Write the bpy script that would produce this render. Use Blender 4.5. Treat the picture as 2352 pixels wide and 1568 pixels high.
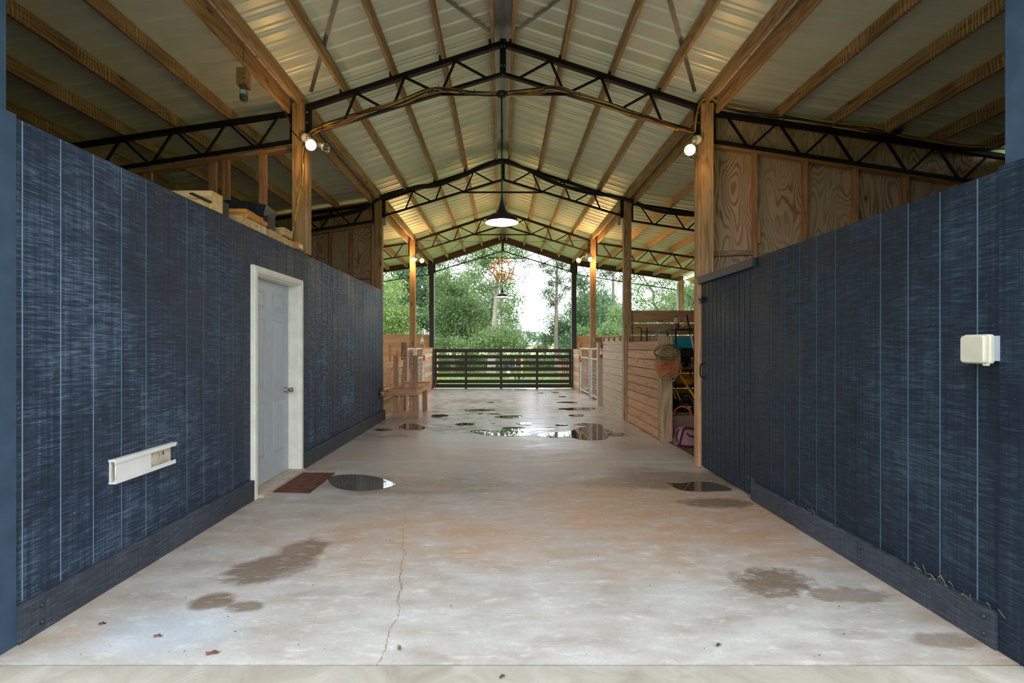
import bpy, math, random
import numpy as np
from mathutils import Vector, Matrix
random.seed(7); R = np.random.RandomState(11)
S = bpy.context.scene
for o in list(bpy.data.objects): bpy.data.objects.remove(o)
COL = S.collection
F, VX, VY, H = 1130.0, 1155.0, 796.0, 1.39          # focal length and vanishing point in pixels, eye height in metres

# ------------------------------------------------------------------ camera, sky, exposure
cam = bpy.data.cameras.new('camera'); co = bpy.data.objects.new('camera', cam); COL.objects.link(co)
co.location = (0, 0, H); co.rotation_euler = (math.pi/2, 0, 0)
cam.sensor_width = 36; cam.lens = F/2352*36
cam.shift_x = (1176-VX)/2352; cam.shift_y = (VY-784)/2352
cam.clip_start = 0.05; cam.clip_end = 1000
S.camera = co
w = bpy.data.worlds.new('overcast_sky'); S.world = w; w.use_nodes = True
wn = w.node_tree; bg = wn.nodes['Background']
tc = wn.nodes.new('ShaderNodeTexCoord'); sp = wn.nodes.new('ShaderNodeSeparateXYZ'); rp = wn.nodes.new('ShaderNodeValToRGB')
wn.links.new(tc.outputs['Generated'], sp.inputs[0]); wn.links.new(sp.outputs['Z'], rp.inputs[0]); wn.links.new(rp.outputs[0], bg.inputs[0])
rp.color_ramp.elements[0].position = 0.0; rp.color_ramp.elements[0].color = (.80, .90, 1.0, 1)
rp.color_ramp.elements[1].position = .45; rp.color_ramp.elements[1].color = (.93, .97, 1.0, 1)
bg.inputs[1].default_value = 1.0
S.view_settings.view_transform = 'Standard'; S.view_settings.look = 'None'
S.view_settings.gamma = 1; S.view_settings.use_curve_mapping = False
S.view_settings.exposure = 1.85
S.cycles.max_bounces = 10; S.cycles.diffuse_bounces = 6; S.cycles.glossy_bounces = 4
S.cycles.sample_clamp_indirect = 6; S.cycles.caustics_reflective = False; S.cycles.caustics_refractive = False

# ------------------------------------------------------------------ node helpers and materials
MAT = {}
class G:
    def __init__(s, name):
        m = bpy.data.materials.new(name); m.use_nodes = True; s.m = m; s.t = m.node_tree
        s.b = s.t.nodes['Principled BSDF']; MAT[name] = m
    def n(s, typ, ins=None, out=0, **pr):
        nd = s.t.nodes.new('ShaderNode'+typ)
        for k, v in pr.items(): setattr(nd, k, v)
        for k, v in (ins or {}).items(): s.put(nd.inputs[k], v)
        return nd.outputs[out] if out is not None else nd
    def put(s, sock, v):
        if isinstance(v, bpy.types.NodeSocket): s.t.links.new(v, sock)
        else: sock.default_value = v if not (isinstance(v, tuple) and len(v) == 3 and sock.type == 'RGBA') else (*v, 1)
    def set(s, **k):
        for a, v in k.items(): s.put(s.b.inputs[a.replace('_', ' ')], v)
        return s.m
    def coord(s, scale=(1, 1, 1), rnd=False, kind='Object'):
        c = s.n('TexCoord', out=kind)
        if rnd:
            r = s.n('ObjectInfo', out='Random'); r = s.n('Math', {0: r, 1: 61.0}, operation='MULTIPLY')
            c = s.n('VectorMath', {0: c, 1: r}, operation='ADD')
        return s.n('VectorMath', {0: c, 1: scale}, operation='MULTIPLY')
    def noise(s, vec, scale=5, detail=3, rough=.55, dist=0, out='Fac'):
        return s.n('TexNoise', {'Vector': vec, 'Scale': scale, 'Detail': detail, 'Roughness': rough, 'Distortion': dist}, out=out)
    def math(s, op, a, b=0, clamp=False):
        return s.n('Math', {0: a, 1: b}, operation=op, use_clamp=clamp)
    def rng(s, v, a, b, c=0, d=1):
        return s.n('MapRange', {0: v, 1: a, 2: b, 3: c, 4: d})
    def ramp(s, v, stops):
        nd = s.n('ValToRGB', {0: v}, out=None); cr = nd.color_ramp
        while len(cr.elements) < len(stops): cr.elements.new(.5)
        for e, (p, c) in zip(cr.elements, stops): e.position = p; e.color = (*c, 1)
        return nd.outputs[0]
    def mix(s, f, a, b, mode='MIX'):
        nd = s.n('Mix', out=None, data_type='RGBA', blend_type=mode)
        s.put(nd.inputs[0], f); s.put(nd.inputs[6], a); s.put(nd.inputs[7], b); return nd.outputs[2]
    def bump(s, h, st=.3, d=.01, nrm=None):
        i = {'Height': h, 'Strength': st, 'Distance': d}
        o = s.n('Bump', i); s.t.links.new(o, s.b.inputs['Normal']); return o

def plain(name, col, rough=.5, metal=0, emit=None, es=0, var=.12, spec=.5):
    g = G(name); c = g.coord(rnd=True)
    nz = g.noise(c, 9, 4)
    dk = tuple(x*(1-var*2) for x in col); lt = tuple(min(1, x*(1+var)) for x in col)
    g.set(Base_Color=g.ramp(nz, [(.3, dk), (.7, lt)]), Roughness=rough, Metallic=metal)
    g.b.inputs['Specular IOR Level'].default_value = spec
    if emit: g.set(Emission_Color=emit, Emission_Strength=es)
    return g.m

def wood(name, a, b, c, rough=.7, saw=0, knots=.05, gs=1.0, rw=.22):
    a, b, c = [tuple(min(.95, x*k) for x, k in zip(q, (1.16, 1.06, .96))) for q in (a, b, c)]
    g = G(name); co_ = g.coord(rnd=True)
    v1 = g.n('VectorMath', {0: co_, 1: (1.3*gs, 26*gs, 26*gs)}, operation='MULTIPLY')
    fine = g.noise(v1, 1.6, 5, .65)
    v2 = g.n('VectorMath', {0: co_, 1: (.8, 7, 7)}, operation='MULTIPLY')
    big = g.noise(v2, 1.0, 1, .4, .6)
    ring = g.math('SINE', g.math('MULTIPLY', big, 46)); ring = g.rng(ring, -1, 1)
    f = g.math('ADD', g.math('MULTIPLY', fine, 1-rw*1.15), g.math('MULTIPLY', ring, rw))
    col = g.ramp(f, [(.25, c), (.48, b), (.72, a)])
    if knots:
        vk = g.n('VectorMath', {0: co_, 1: (2.2, 7, 7)}, operation='MULTIPLY')
        vo = g.n('TexVoronoi', {'Vector': vk, 'Scale': .8}, out='Distance')
        col = g.mix(g.rng(vo, knots, knots+.09, .85, 0), col, tuple(x*.28 for x in c))
    if saw:
        vs = g.n('VectorMath', {0: co_, 1: (1, .35, .35)}, operation='MULTIPLY')
        wv = g.n('TexWave', {'Vector': vs, 'Scale': 9.0, 'Distortion': 7.0, 'Detail': 3.0, 'Detail Scale': 1.2}, out='Fac', bands_direction='X')
        pt = g.noise(co_, 2.2, 2)
        col = g.mix(g.math('MULTIPLY', g.rng(wv, .55, .95), g.rng(pt, .4, .6, 0, saw)), col, tuple(min(1, x*1.7+.03) for x in a))
    al = g.n('ObjectInfo', out='Random'); col = g.mix(1, col, g.ramp(al, [(0, (.78, .78, .78)), (1, (1, 1, 1))]), 'MULTIPLY')
    g.bump(f, .35, .004); return g.set(Base_Color=col, Roughness=rough)

wood('treated_wood', (.50, .33, .17), (.40, .25, .12), (.24, .13, .055))
wood('post_wood', (.58, .41, .23), (.46, .30, .15), (.25, .145, .065), gs=.8)
wood('purlin_wood', (.38, .27, .13), (.27, .18, .08), (.13, .08, .034), saw=.7)
wood('ridge_wood', (.60, .45, .27), (.49, .34, .18), (.29, .18, .085))
wood('stud_wood', (.58, .35, .20), (.46, .25, .13), (.28, .14, .065), knots=.03)
wood('stall_wood', (.70, .46, .27), (.59, .36, .195), (.36, .19, .09), rw=.12, knots=.035)
wood('pale_wood', (.72, .55, .34), (.62, .44, .24), (.42, .26, .12))
wood('grey_wood', (.46, .36, .23), (.34, .25, .15), (.17, .115, .065))
wood('stand_wood', (.64, .43, .29), (.55, .34, .21), (.36, .20, .11), knots=.05, rw=.1)
wood('fresh_timber', (.78, .60, .32), (.70, .50, .24), (.50, .31, .12), knots=.0)
wood('orange_timber', (.72, .36, .10), (.62, .28, .065), (.42, .16, .03), knots=.0)
wood('whitewash_wood', (.70, .64, .56), (.62, .57, .49), (.42, .37, .30), knots=.015, rw=.08)
wood('black_wood', (.040, .038, .039), (.028, .027, .028), (.016, .016, .017), rough=.55, knots=0)
wood('brown_trim', (.20, .11, .09), (.15, .075, .06), (.08, .04, .03), knots=0)
wood('bark', (.28, .25, .21), (.20, .175, .15), (.08, .07, .06), rough=.9, knots=0)
wood('pale_bark', (.50, .48, .44), (.38, .36, .32), (.16, .15, .13), rough=.9, knots=0)

def ply(name, a, b, c):
    g = G(name); co_ = g.coord(rnd=True)
    v = g.n('VectorMath', {0: co_, 1: (.85, 2.9, 2.9)}, operation='MULTIPLY')
    nz = g.noise(v, 1.25, 1.6, .35, .15)
    s_ = g.math('SINE', g.math('MULTIPLY', nz, 112)); s_ = g.rng(s_, -.2, 1)
    v1 = g.n('VectorMath', {0: co_, 1: (2, 40, 40)}, operation='MULTIPLY'); fine = g.noise(v1, 1.5, 4)
    w2 = g.noise(co_, 1.7, 2)
    col = g.mix(g.math('MULTIPLY', s_, g.rng(w2, .3, .62, .15, 1)), a, b)
    col = g.mix(g.rng(fine, .3, .8, 0, .5), col, c)
    vk = g.n('VectorMath', {0: co_, 1: (2.0, 3.2, 3.2)}, operation='MULTIPLY')
    vo = g.n('TexVoronoi', {'Vector': vk, 'Scale': .9}, out='Distance')
    col = g.mix(g.rng(vo, .03, .07, .9, 0), col, (.05, .02, .012))
    g.bump(s_, .15, .002); return g.set(Base_Color=col, Roughness=.75)
ply('plywood', (.66, .45, .29), (.30, .13, .055), (.46, .27, .15))

def siding(name, d, m, l, gloss_plaid=0.0):
    g = G(name); c0 = g.coord()
    st = g.noise(g.n('VectorMath', {0: c0, 1: (9, 9, 120)}, operation='MULTIPLY'), 1, 4, .7)
    vt = g.noise(g.n('VectorMath', {0: c0, 1: (60, 60, 1.2)}, operation='MULTIPLY'), 1, 2, .6)
    bl = g.noise(c0, 1.3, 3)
    f = g.math('ADD', g.math('MULTIPLY', st, .75), g.math('MULTIPLY', vt, .25))
    f2 = g.math('ADD', f, g.math('MULTIPLY', g.math('SUBTRACT', bl, .5), .42))
    col = g.ramp(f2, [(.36, d), (.52, m), (.70, l)])
    sc = g.noise(c0, 60, 2, .8); col = g.mix(g.rng(sc, .70, .76, 0, .55), col, tuple(min(1, x*3.2+.03) for x in l))
    g.bump(f, .75, .006)
    g.b.inputs['Specular IOR Level'].default_value = .28
    return g.set(Base_Color=col, Roughness=g.rng(bl, .35, .65, .40, .62))
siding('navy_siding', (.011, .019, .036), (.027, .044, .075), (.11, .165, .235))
siding('navy_baked_gloss', (.008, .016, .032), (.030, .056, .096), (.22, .35, .49))  # gloss highlights of the far left sheets painted in as brighter streaks
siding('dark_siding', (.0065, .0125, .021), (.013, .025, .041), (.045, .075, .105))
siding('navy_board', (.028, .033, .044), (.045, .055, .072), (.10, .12, .15))
plain('groove_sheen_tint', (.22, .33, .43), .45)  # sky reflection along the grooves painted in as lighter blue
plain('groove_sheen_tint_dim', (.13, .21, .28), .45)  # dimmer painted groove reflection for the right wall
plain('jamb_blue', (.040, .072, .115), .6, spec=.25)
plain('navy_header', (.020, .026, .038), .5)

def concrete():
    g = G('concrete'); c0 = g.coord()
    big = g.noise(c0, .55, 3, .5); mid = g.noise(g.n('VectorMath', {0: c0, 1: (1, 2.2, 1)}, operation='MULTIPLY'), 2.4, 5, .62, .15); fine = g.noise(c0, 55, 3, .7)
    far = None
    col = g.ramp(mid, [(.30, (.33, .305, .27)), (.48, (.425, .415, .39)), (.68, (.50, .505, .495))])
    # rusty clay film, strongest across the middle bay
    sep = g.n('SeparateXYZ', {0: c0}, out=None)
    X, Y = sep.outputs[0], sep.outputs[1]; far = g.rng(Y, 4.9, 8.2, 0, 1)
    def blob(cx, cy, rx, ry, wob=.55, sc=1.8):
        a = g.math('DIVIDE', g.math('SUBTRACT', X, cx), rx); b = g.math('DIVIDE', g.math('SUBTRACT', Y, cy), ry)
        d = g.math('SQRT', g.math('ADD', g.math('MULTIPLY', a, a), g.math('MULTIPLY', b, b)))
        return g.math('ADD', d, g.math('MULTIPLY', g.math('SUBTRACT', g.noise(c0, sc, 4, .65), .5), wob*2))
    clay = g.rng(blob(1.5, 4.25, 1.6, 1.15, .8, 1.6), .45, 1.35, 1.0, 0)
    clay2 = g.math('MAXIMUM', g.rng(blob(-.3, 3.75, 2.0, .75, 1.0, 1.6), .3, 1.2, .7, 0), g.rng(blob(.2, 6.4, 2.2, 1.1, 1.1, 1.3), .3, 1.1, .5, 0))
    cl = g.math('MAXIMUM', clay, clay2)
    edge = g.rng(g.math('ADD', g.math('ABSOLUTE', X), g.math('MULTIPLY', g.noise(c0, 2.5, 3), .5)), 2.3, 2.62, 0, .6)
    cl = g.math('MAXIMUM', cl, edge)
    cl = g.math('MAXIMUM', cl, g.rng(blob(-2.05, 2.40, .25, .14, .5, 4), .3, 1.1, .6, 0))
    cl = g.math('MAXIMUM', cl, g.rng(big, .60, .76, 0, .35))
    cl = g.math('MULTIPLY', cl, g.rng(mid, .25, .62, 1, .5))
    col = g.mix(cl, col, (.52, .29, .14))
    # bluish clean patch by the front corner
    col = g.mix(g.rng(blob(-1.65, 2.40, .42, .22, .35), .5, 1.1, .6, 0), col, (.42, .51, .60))
    # damp patches and stains
    wet = None
    for (cx, cy, rx, ry, k, wb) in [(-1.52, 3.04, .21, .17, .85, .55), (-1.37, 3.36, .16, .20, .8, .6), (-1.42, 3.16, .22, .17, .9, .5), (-1.585, 2.69, .12, .095, .85, .45), (-1.38, 2.63, .10, .06, .8, .5),
             (1.62, 2.92, .22, .17, .85, .9), (1.50, 2.82, .12, .10, .7, .9), (1.92, 2.76, .26, .09, .65, .9), (2.10, 2.33, .17, .07, .6, .5), (1.72, 2.38, .14, .05, .3, .6),
             (-.75, 5.02, 1.05, .42, .72, .35), (1.75, 5.15, 1.3, .36, .72, .4), (1.90, 4.38, .33, .14, .85, .5), (1.35, 6.9, .9, .35, .4, .5),
             (-2.0, 7.6, .6, .3, .4, .5), (1.7, 8.1, .7, .5, .4, .6), (.2, 8.3, 1.6, .5, .35, .6), (1.5, 5.6, .35, .10, .5, .4), (-.8, 6.9, .35, .12, .4, .5), (.3, 10.8, 1.6, .5, .2, .8), (-.9, 12.6, .9, .5, .3, .8)]:
        v = g.rng(blob(cx, cy, rx, ry, wb, 9 if rx < .5 else 2.6), .78, 1.14, k, 0)
        wet = v if wet is None else g.math('MAXIMUM', wet, v)
    col = g.mix(wet, col, g.mix(.55, (.22, .15, .09), col, 'MULTIPLY'))
    # curved scuffs, pale scum lines
    wsp = g.noise(g.n('VectorMath', {0: c0, 1: (1.6, 6, 1)}, operation='MULTIPLY'), 1.6, 6, .7, .4)
    col = g.mix(g.rng(wsp, .60, .74, 0, .5), col, (.73, .72, .70))
    spk = g.n('TexVoronoi', {'Vector': c0, 'Scale': 5.5}, out='Distance')
    col = g.mix(g.rng(spk, .018, .03, .6, 0), col, (.10, .06, .04))
    # long hairline crack
    cx = g.math('ADD', g.math('MULTIPLY', g.math('SUBTRACT', g.noise(c0, 3.4, 5, .7), .5), .13), g.math('ADD', -.545, g.math('MULTIPLY', g.math('MAXIMUM', g.math('SUBTRACT', Y, 2.55), 0), -.17)))
    dcr = g.math('ABSOLUTE', g.math('SUBTRACT', X, cx))
    m = g.math('MULTIPLY', g.rng(dcr, .0015, .0045, .75, 0), g.rng(Y, 3.6, 4.4, 1, 0))
    m2 = g.math('MULTIPLY', g.rng(dcr, .0, .05, .35, 0), g.rng(Y, 2.9, 3.6, 0, 1)); m2 = g.math('MULTIPLY', m2, g.rng(Y, 3.9, 4.3, 1, 0))
    col = g.mix(m, col, (.20, .12, .07)); col = g.mix(m2, col, (.48, .30, .16))
    col = g.mix(g.rng(fine, .35, .75, 0, .30), col, (.25, .22, .19))
    gr2 = g.noise(g.n('VectorMath', {0: c0, 1: (7, 16, 7)}, operation='MULTIPLY'), 1, 6, .75, .3)
    col = g.mix(g.rng(gr2, .52, .72, 0, .38), col, (.34, .29, .24)); col = g.mix(g.rng(gr2, .46, .28, 0, .5), col, (.76, .74, .71))
    col = g.mix(g.math('MULTIPLY', far, .50), col, (.74, .73, .72))  # far aisle brightness painted in: base colour lifted with distance
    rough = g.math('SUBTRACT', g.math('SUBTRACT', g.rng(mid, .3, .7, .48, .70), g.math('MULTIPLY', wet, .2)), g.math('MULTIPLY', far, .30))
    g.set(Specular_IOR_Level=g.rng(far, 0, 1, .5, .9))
    g.bump(g.math('ADD', g.math('MULTIPLY', mid, .7), g.math('MULTIPLY', fine, .12)), .25, .006)
    return g.set(Base_Color=col, Roughness=rough)
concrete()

g = G('apron_concrete'); c0 = g.coord()
mid = g.noise(c0, 3.2, 5, .65, 1.0); fine = g.noise(c0, 70, 3, .7)
col = g.ramp(mid, [(.3, (.26, .235, .185)), (.5, (.35, .33, .28)), (.7, (.43, .42, .385))])
wv = g.n('TexWave', {'Vector': g.n('VectorMath', {0: c0, 1: (-1.25, 1.95, 0)}, operation='SUBTRACT') if False else g.n('VectorMath', {0: c0, 1: (1.2, -1.92, 0)}, operation='ADD'), 'Scale': 11.0, 'Distortion': 5.0, 'Detail': 4.0}, out='Fac', wave_type='RINGS', rings_direction='Z')
sep = g.n('SeparateXYZ', {0: c0}, out=None)
dd = g.n('VectorMath', {0: g.n('VectorMath', {0: c0, 1: (-1.2, 1.92, 0)}, operation='SUBTRACT'), 1: (1, 1, 0)}, operation='MULTIPLY')
ln = g.n('VectorMath', {0: dd}, out='Value', operation='LENGTH')
col = g.mix(g.math('MULTIPLY', g.rng(wv, .5, .75), g.math('MULTIPLY', g.rng(ln, .22, .32, .55, 0), g.rng(mid, .42, .58))), col, (.30, .28, .24))
g.bump(g.math('ADD', mid, g.math('MULTIPLY', fine, .3)), .3, .008); g.set(Base_Color=g.mix(g.rng(fine, .3, .7, 0, .25), col, (.3, .27, .22)), Roughness=.75)

g = G('puddle_water'); c0 = g.coord()
nz = g.noise(c0, 6, 2)
g.set(Base_Color=g.ramp(nz, [(.3, (.060, .050, .038)), (.7, (.085, .07, .052))]), Roughness=.015, IOR=1.45)
g.b.inputs['Specular IOR Level'].default_value = .75

g = G('roof_metal'); c0 = g.coord(rnd=True)
nz = g.noise(c0, 2.5, 3); nf = g.noise(c0, 1.1, 2)
g.bump(nf, .25, .02)
g.set(Base_Color=g.ramp(nz, [(.3, (.76, .79, .60)), (.7, (.84, .86, .68))]), Roughness=g.rng(nz, .3, .7, .34, .44), Metallic=.2)
g = G('ridge_metal'); c0 = g.coord(); nz = g.noise(g.n('VectorMath', {0: c0, 1: (1, .3, 1)}, operation='MULTIPLY'), 12, 3)
g.set(Base_Color=g.ramp(nz, [(.3, (.33, .35, .34)), (.7, (.50, .53, .52))]), Roughness=.4, Metallic=.7)
plain('strap_steel', (.30, .31, .31), .5, .8)
plain('black_steel', (.010, .0095, .0095), .5, .0, spec=.2)
plain('rusty_steel', (.040, .024, .018), .6, spec=.25)
plain('galvanised', (.55, .57, .57), .4, .6)
plain('white_vinyl', (.78, .78, .75), .4, var=.04)
plain('dirty_vinyl', (.60, .52, .42), .5, var=.15)
plain('door_paint', (.50, .55, .60), .38, var=.03)
plain('casing_paint', (.88, .85, .77), .5, var=.05)
plain('threshold', (.52, .45, .36), .7)
plain('nickel', (.45, .42, .38), .25, .9)
plain('mat_brown', (.13, .045, .022), .9, var=.3)
plain('lid_ivory', (.58, .56, .44), .4, var=.05)
plain('box_grey', (.38, .44, .50), .5, var=.05)
plain('lamp_black', (.012, .012, .013), .4)
plain('enamel_white', (.85, .84, .80), .35, var=.02)
plain('rust_copper', (.34, .13, .045), .45, .3)
plain('candle_ivory', (.75, .62, .42), .5)
plain('cable_yellow', (.72, .50, .08), .5)
plain('cable_black', (.015, .013, .012), .5)
plain('cable_copper', (.34, .14, .06), .45)
plain('cable_green', (.025, .085, .055), .5)
plain('cord_orange', (.75, .15, .04), .5)
plain('cord_tan', (.38, .23, .10), .6)
plain('rope_pink', (.70, .33, .22), .7)
plain('white_tube', (.72, .73, .74), .35, .1)
plain('wire_grey', (.50, .50, .49), .45, .3)
plain('red_paint', (.60, .02, .02), .3)
plain('white_label', (.80, .78, .74), .5)
plain('grime', (.09, .055, .03), .9, var=.3)
plain('teal_plastic', (.02, .36, .48), .35)
plain('jug_white', (.62, .52, .38), .45)
plain('jug_green', (.42, .36, .13), .4)
plain('label_orange', (.85, .22, .03), .5)
plain('label_maroon', (.20, .04, .03), .5)
plain('dark_plastic', (.012, .012, .016), .4)
plain('tool_metal', (.30, .29, .28), .35, .7)
plain('tool_orange', (.85, .32, .01), .4)
plain('pole_yellow', (.80, .43, .01), .4)
plain('cardboard', (.30, .19, .12), .85)
plain('bag_pink', (.42, .19, .24), .8)
plain('bag_black', (.02, .012, .016), .7)
plain('tarp_black', (.018, .020, .024), .35)
plain('leaf_brown', (.16, .05, .025), .8)
plain('leaf_green_fallen', (.10, .14, .02), .6)
plain('straw', (.60, .46, .25), .8)
plain('tarp_lilac', (.40, .36, .48), .6)
plain('toy_blue', (.04, .10, .30), .5)
plain('stake_orange', (.80, .38, .16), .6)
plain('shed_metal_dark', (.16, .15, .12), .6, .2)
plain('gloss_label', (.55, .70, .70), .4)
plain('bulb_on', (.9, .6, .3), .3, emit=(1.0, .55, .20), es=1.7)
plain('lamp_glow', (.9, .8, .6), .3, emit=(1.0, .82, .64), es=13)
plain('candle_glow', (.9, .6, .3), .3, emit=(1.0, .55, .2), es=4)
g = G('clear_glass'); nz = g.noise(g.coord(), 5, 1)
g.set(Base_Color=g.ramp(nz, [(0, (.9, .92, .9)), (1, (1, 1, 1))]), Roughness=.03, Transmission_Weight=.9, IOR=1.45)

def leafmat(name, cs):
    g = G(name); r = g.n('NewGeometry', out='Random Per Island')
    col = g.ramp(r, [(i/(len(cs)-1), c) for i, c in enumerate(cs)])
    tr = g.n('BsdfTranslucent', {'Color': g.mix(.35, col, (.45, .55, .10))})
    g.set(Base_Color=col, Roughness=.5)
    mx = g.n('MixShader', {0: .35, 1: g.b.outputs[0], 2: tr})
    g.t.links.new(mx, g.t.nodes['Material Output'].inputs[0]); return g.m
leafmat('leaf_mid', [(.06, .12, .05), (.115, .20, .085), (.18, .28, .12), (.25, .35, .17)])
leafmat('leaf_lime', [(.13, .21, .07), (.22, .33, .11), (.32, .43, .17), (.38, .48, .23)])
leafmat('leaf_deep', [(.035, .085, .055), (.075, .155, .095), (.12, .22, .135), (.18, .29, .19)])
leafmat('leaf_pine', [(.03, .075, .05), (.06, .12, .075), (.10, .17, .10)])
leafmat('grass_blade', [(.13, .22, .04), (.20, .31, .07), (.28, .38, .10)])
g = G('lawn'); c0 = g.coord(); nz = g.noise(c0, .8, 5, .7); n2 = g.noise(c0, 30, 3, .7)
g.bump(n2, .6, .04)
g.set(Base_Color=g.mix(g.rng(n2, .3, .7, 0, .5), g.ramp(nz, [(.3, (.17, .28, .07)), (.7, (.28, .40, .12))]), (.13, .21, .05)), Roughness=.9)
g = G('field'); c0 = g.coord(); nz = g.noise(c0, .05, 4, .7)
g.set(Base_Color=g.ramp(nz, [(.3, (.24, .31, .10)), (.7, (.32, .38, .15))]), Roughness=.95)
g = G('dirt'); c0 = g.coord(); nz = g.noise(c0, 6, 6, .7); g.bump(nz, .8, .03)
g.set(Base_Color=g.ramp(nz, [(.3, (.10, .065, .04)), (.7, (.22, .15, .10))]), Roughness=.95)

# ------------------------------------------------------------------ object helpers
W = {}
def V(*a): return Vector(a)
def px(x, y, Y): return V((x-VX)/F*Y, Y, H+(VY-y)/F*Y)       # photo pixel at a known depth
def gp(x, y):                                                  # photo pixel on the floor
    Y = F*H/(y-VY); return V((x-VX)/F*Y, Y, 0)
def tag(o, label=None, cat=None, group=None, kind=None):
    if label: o['label'] = label
    if cat: o['category'] = cat
    if group: o['group'] = group
    if kind: o['kind'] = kind
    return o
def link(name, mesh, parent=None, M=None):
    M = M or Matrix.Identity(4)
    o = bpy.data.objects.new(name, mesh); COL.objects.link(o); W[o.name] = M.copy()
    if parent is not None: o.parent = parent; o.matrix_local = W[parent.name].inverted() @ M
    else: o.matrix_world = M
    return o
def thing(name, loc, label=None, cat=None, group=None, kind=None):
    return tag(link(name, None, None, Matrix.Translation(Vector(loc))), label, cat, group, kind)
class MB:
    def __init__(s): s.v = []; s.f = []; s.m = []; s.sm = []; s.mats = []
    def mi(s, m):
        if m not in s.mats: s.mats.append(m)
        return s.mats.index(m)
    def add(s, vs, fs, m, smooth=False):
        k = len(s.v); i = s.mi(m); s.v += [Vector(x) for x in vs]
        for f in fs: s.f.append(tuple(k+j for j in f)); s.m.append(i); s.sm.append(smooth)
    def box(s, a, b, m):
        x0, y0, z0 = a; x1, y1, z1 = b
        s.add([(x0,y0,z0),(x1,y0,z0),(x1,y1,z0),(x0,y1,z0),(x0,y0,z1),(x1,y0,z1),(x1,y1,z1),(x0,y1,z1)],
              [(0,3,2,1),(4,5,6,7),(0,1,5,4),(1,2,6,5),(2,3,7,6),(3,0,4,7)], m)
    def bar(s, p, q, w_, t, m, up=(0, 0, 1)):
        p, q = Vector(p), Vector(q); d = (q-p).normalized(); u = Vector(up)
        if abs(d.dot(u)) > .98: u = V(0, 1, 0)
        sd = d.cross(u).normalized(); u = sd.cross(d).normalized()
        c = [(sd*a*t/2+u*b*w_/2) for a, b in ((-1,-1),(1,-1),(1,1),(-1,1))]
        s.add([p+x for x in c]+[q+x for x in c], [(0,1,2,3),(7,6,5,4),(0,4,5,1),(1,5,6,2),(2,6,7,3),(3,7,4,0)], m)
    def tube(s, pts, r, m, n=8, closed=False, taper=None):
        pts = [Vector(p) for p in pts]; k = len(pts); base = len(s.v); rings = []
        pu = None
        for i, p in enumerate(pts):
            a = pts[(i-1) % k] if (closed or i > 0) else p; b = pts[(i+1) % k] if (closed or i < k-1) else p
            d = (b-a).normalized() if (b-a).length > 1e-9 else V(0, 0, 1)
            if pu is None: pu = V(0, 0, 1) if abs(d.z) < .9 else V(1, 0, 0)
            sd = d.cross(pu).normalized(); u = sd.cross(d).normalized(); pu = u
            rr = r if taper is None else r*taper[i] if isinstance(taper, list) else r*(1+(taper-1)*i/(k-1))
            rings.append([p+(sd*math.cos(2*math.pi*j/n)+u*math.sin(2*math.pi*j/n))*rr for j in range(n)])
        vs = [x for rg in rings for x in rg]; fs = []
        for i in range(k if closed else k-1):
            for j in range(n):
                a, b = i*n+j, i*n+(j+1) % n; c, d = ((i+1) % k)*n+(j+1) % n, ((i+1) % k)*n+j
                fs.append((a, d, c, b) if False else (a, b, c, d))
        if not closed: fs += [tuple(range(n-1, -1, -1)), tuple(range((k-1)*n, k*n))]
        s.add(vs, fs, m, True)
    def lathe(s, prof, c, m, n=24, axis=(0, 0, 1)):
        c = Vector(c); q = V(0, 0, 1).rotation_difference(Vector(axis).normalized()); vs = []; fs = []
        for r, z in prof:
            for j in range(n):
                a = 2*math.pi*j/n; vs.append(c+q @ V(r*math.cos(a), r*math.sin(a), z))
        for i in range(len(prof)-1):
            for j in range(n): fs.append((i*n+j, i*n+(j+1) % n, (i+1)*n+(j+1) % n, (i+1)*n+j))
        s.add(vs, fs, m, True)
    def sphere(s, c, r, m, n=12, sq=(1, 1, 1)):
        c = Vector(c); vs = []; fs = []; k = n//2
        for i in range(k+1):
            t = math.pi*i/k
            for j in range(n):
                a = 2*math.pi*j/n; vs.append(c+V(r*sq[0]*math.sin(t)*math.cos(a), r*sq[1]*math.sin(t)*math.sin(a), r*sq[2]*math.cos(t)))
        for i in range(k):
            for j in range(n): fs.append((i*n+j, (i+1)*n+j, (i+1)*n+(j+1) % n, i*n+(j+1) % n))
        s.add(vs, fs, m, True)
    def build(s, name, parent=None, origin=None):
        if origin is None:
            if parent is not None: origin = W[parent.name].translation
            else:
                a = np.array([tuple(v) for v in s.v]); lo, hi = a.min(0), a.max(0)
                origin = V((lo[0]+hi[0])/2, (lo[1]+hi[1])/2, lo[2])
        o_ = Vector(origin)
        me = bpy.data.meshes.new(name); me.from_pydata([tuple(v-o_) for v in s.v], [], s.f)
        for m in s.mats: me.materials.append(MAT[m])
        me.polygons.foreach_set('material_index', s.m); me.polygons.foreach_set('use_smooth', s.sm); me.update()
        return link(name, me, parent, Matrix.Translation(o_))
BC = {}
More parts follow.
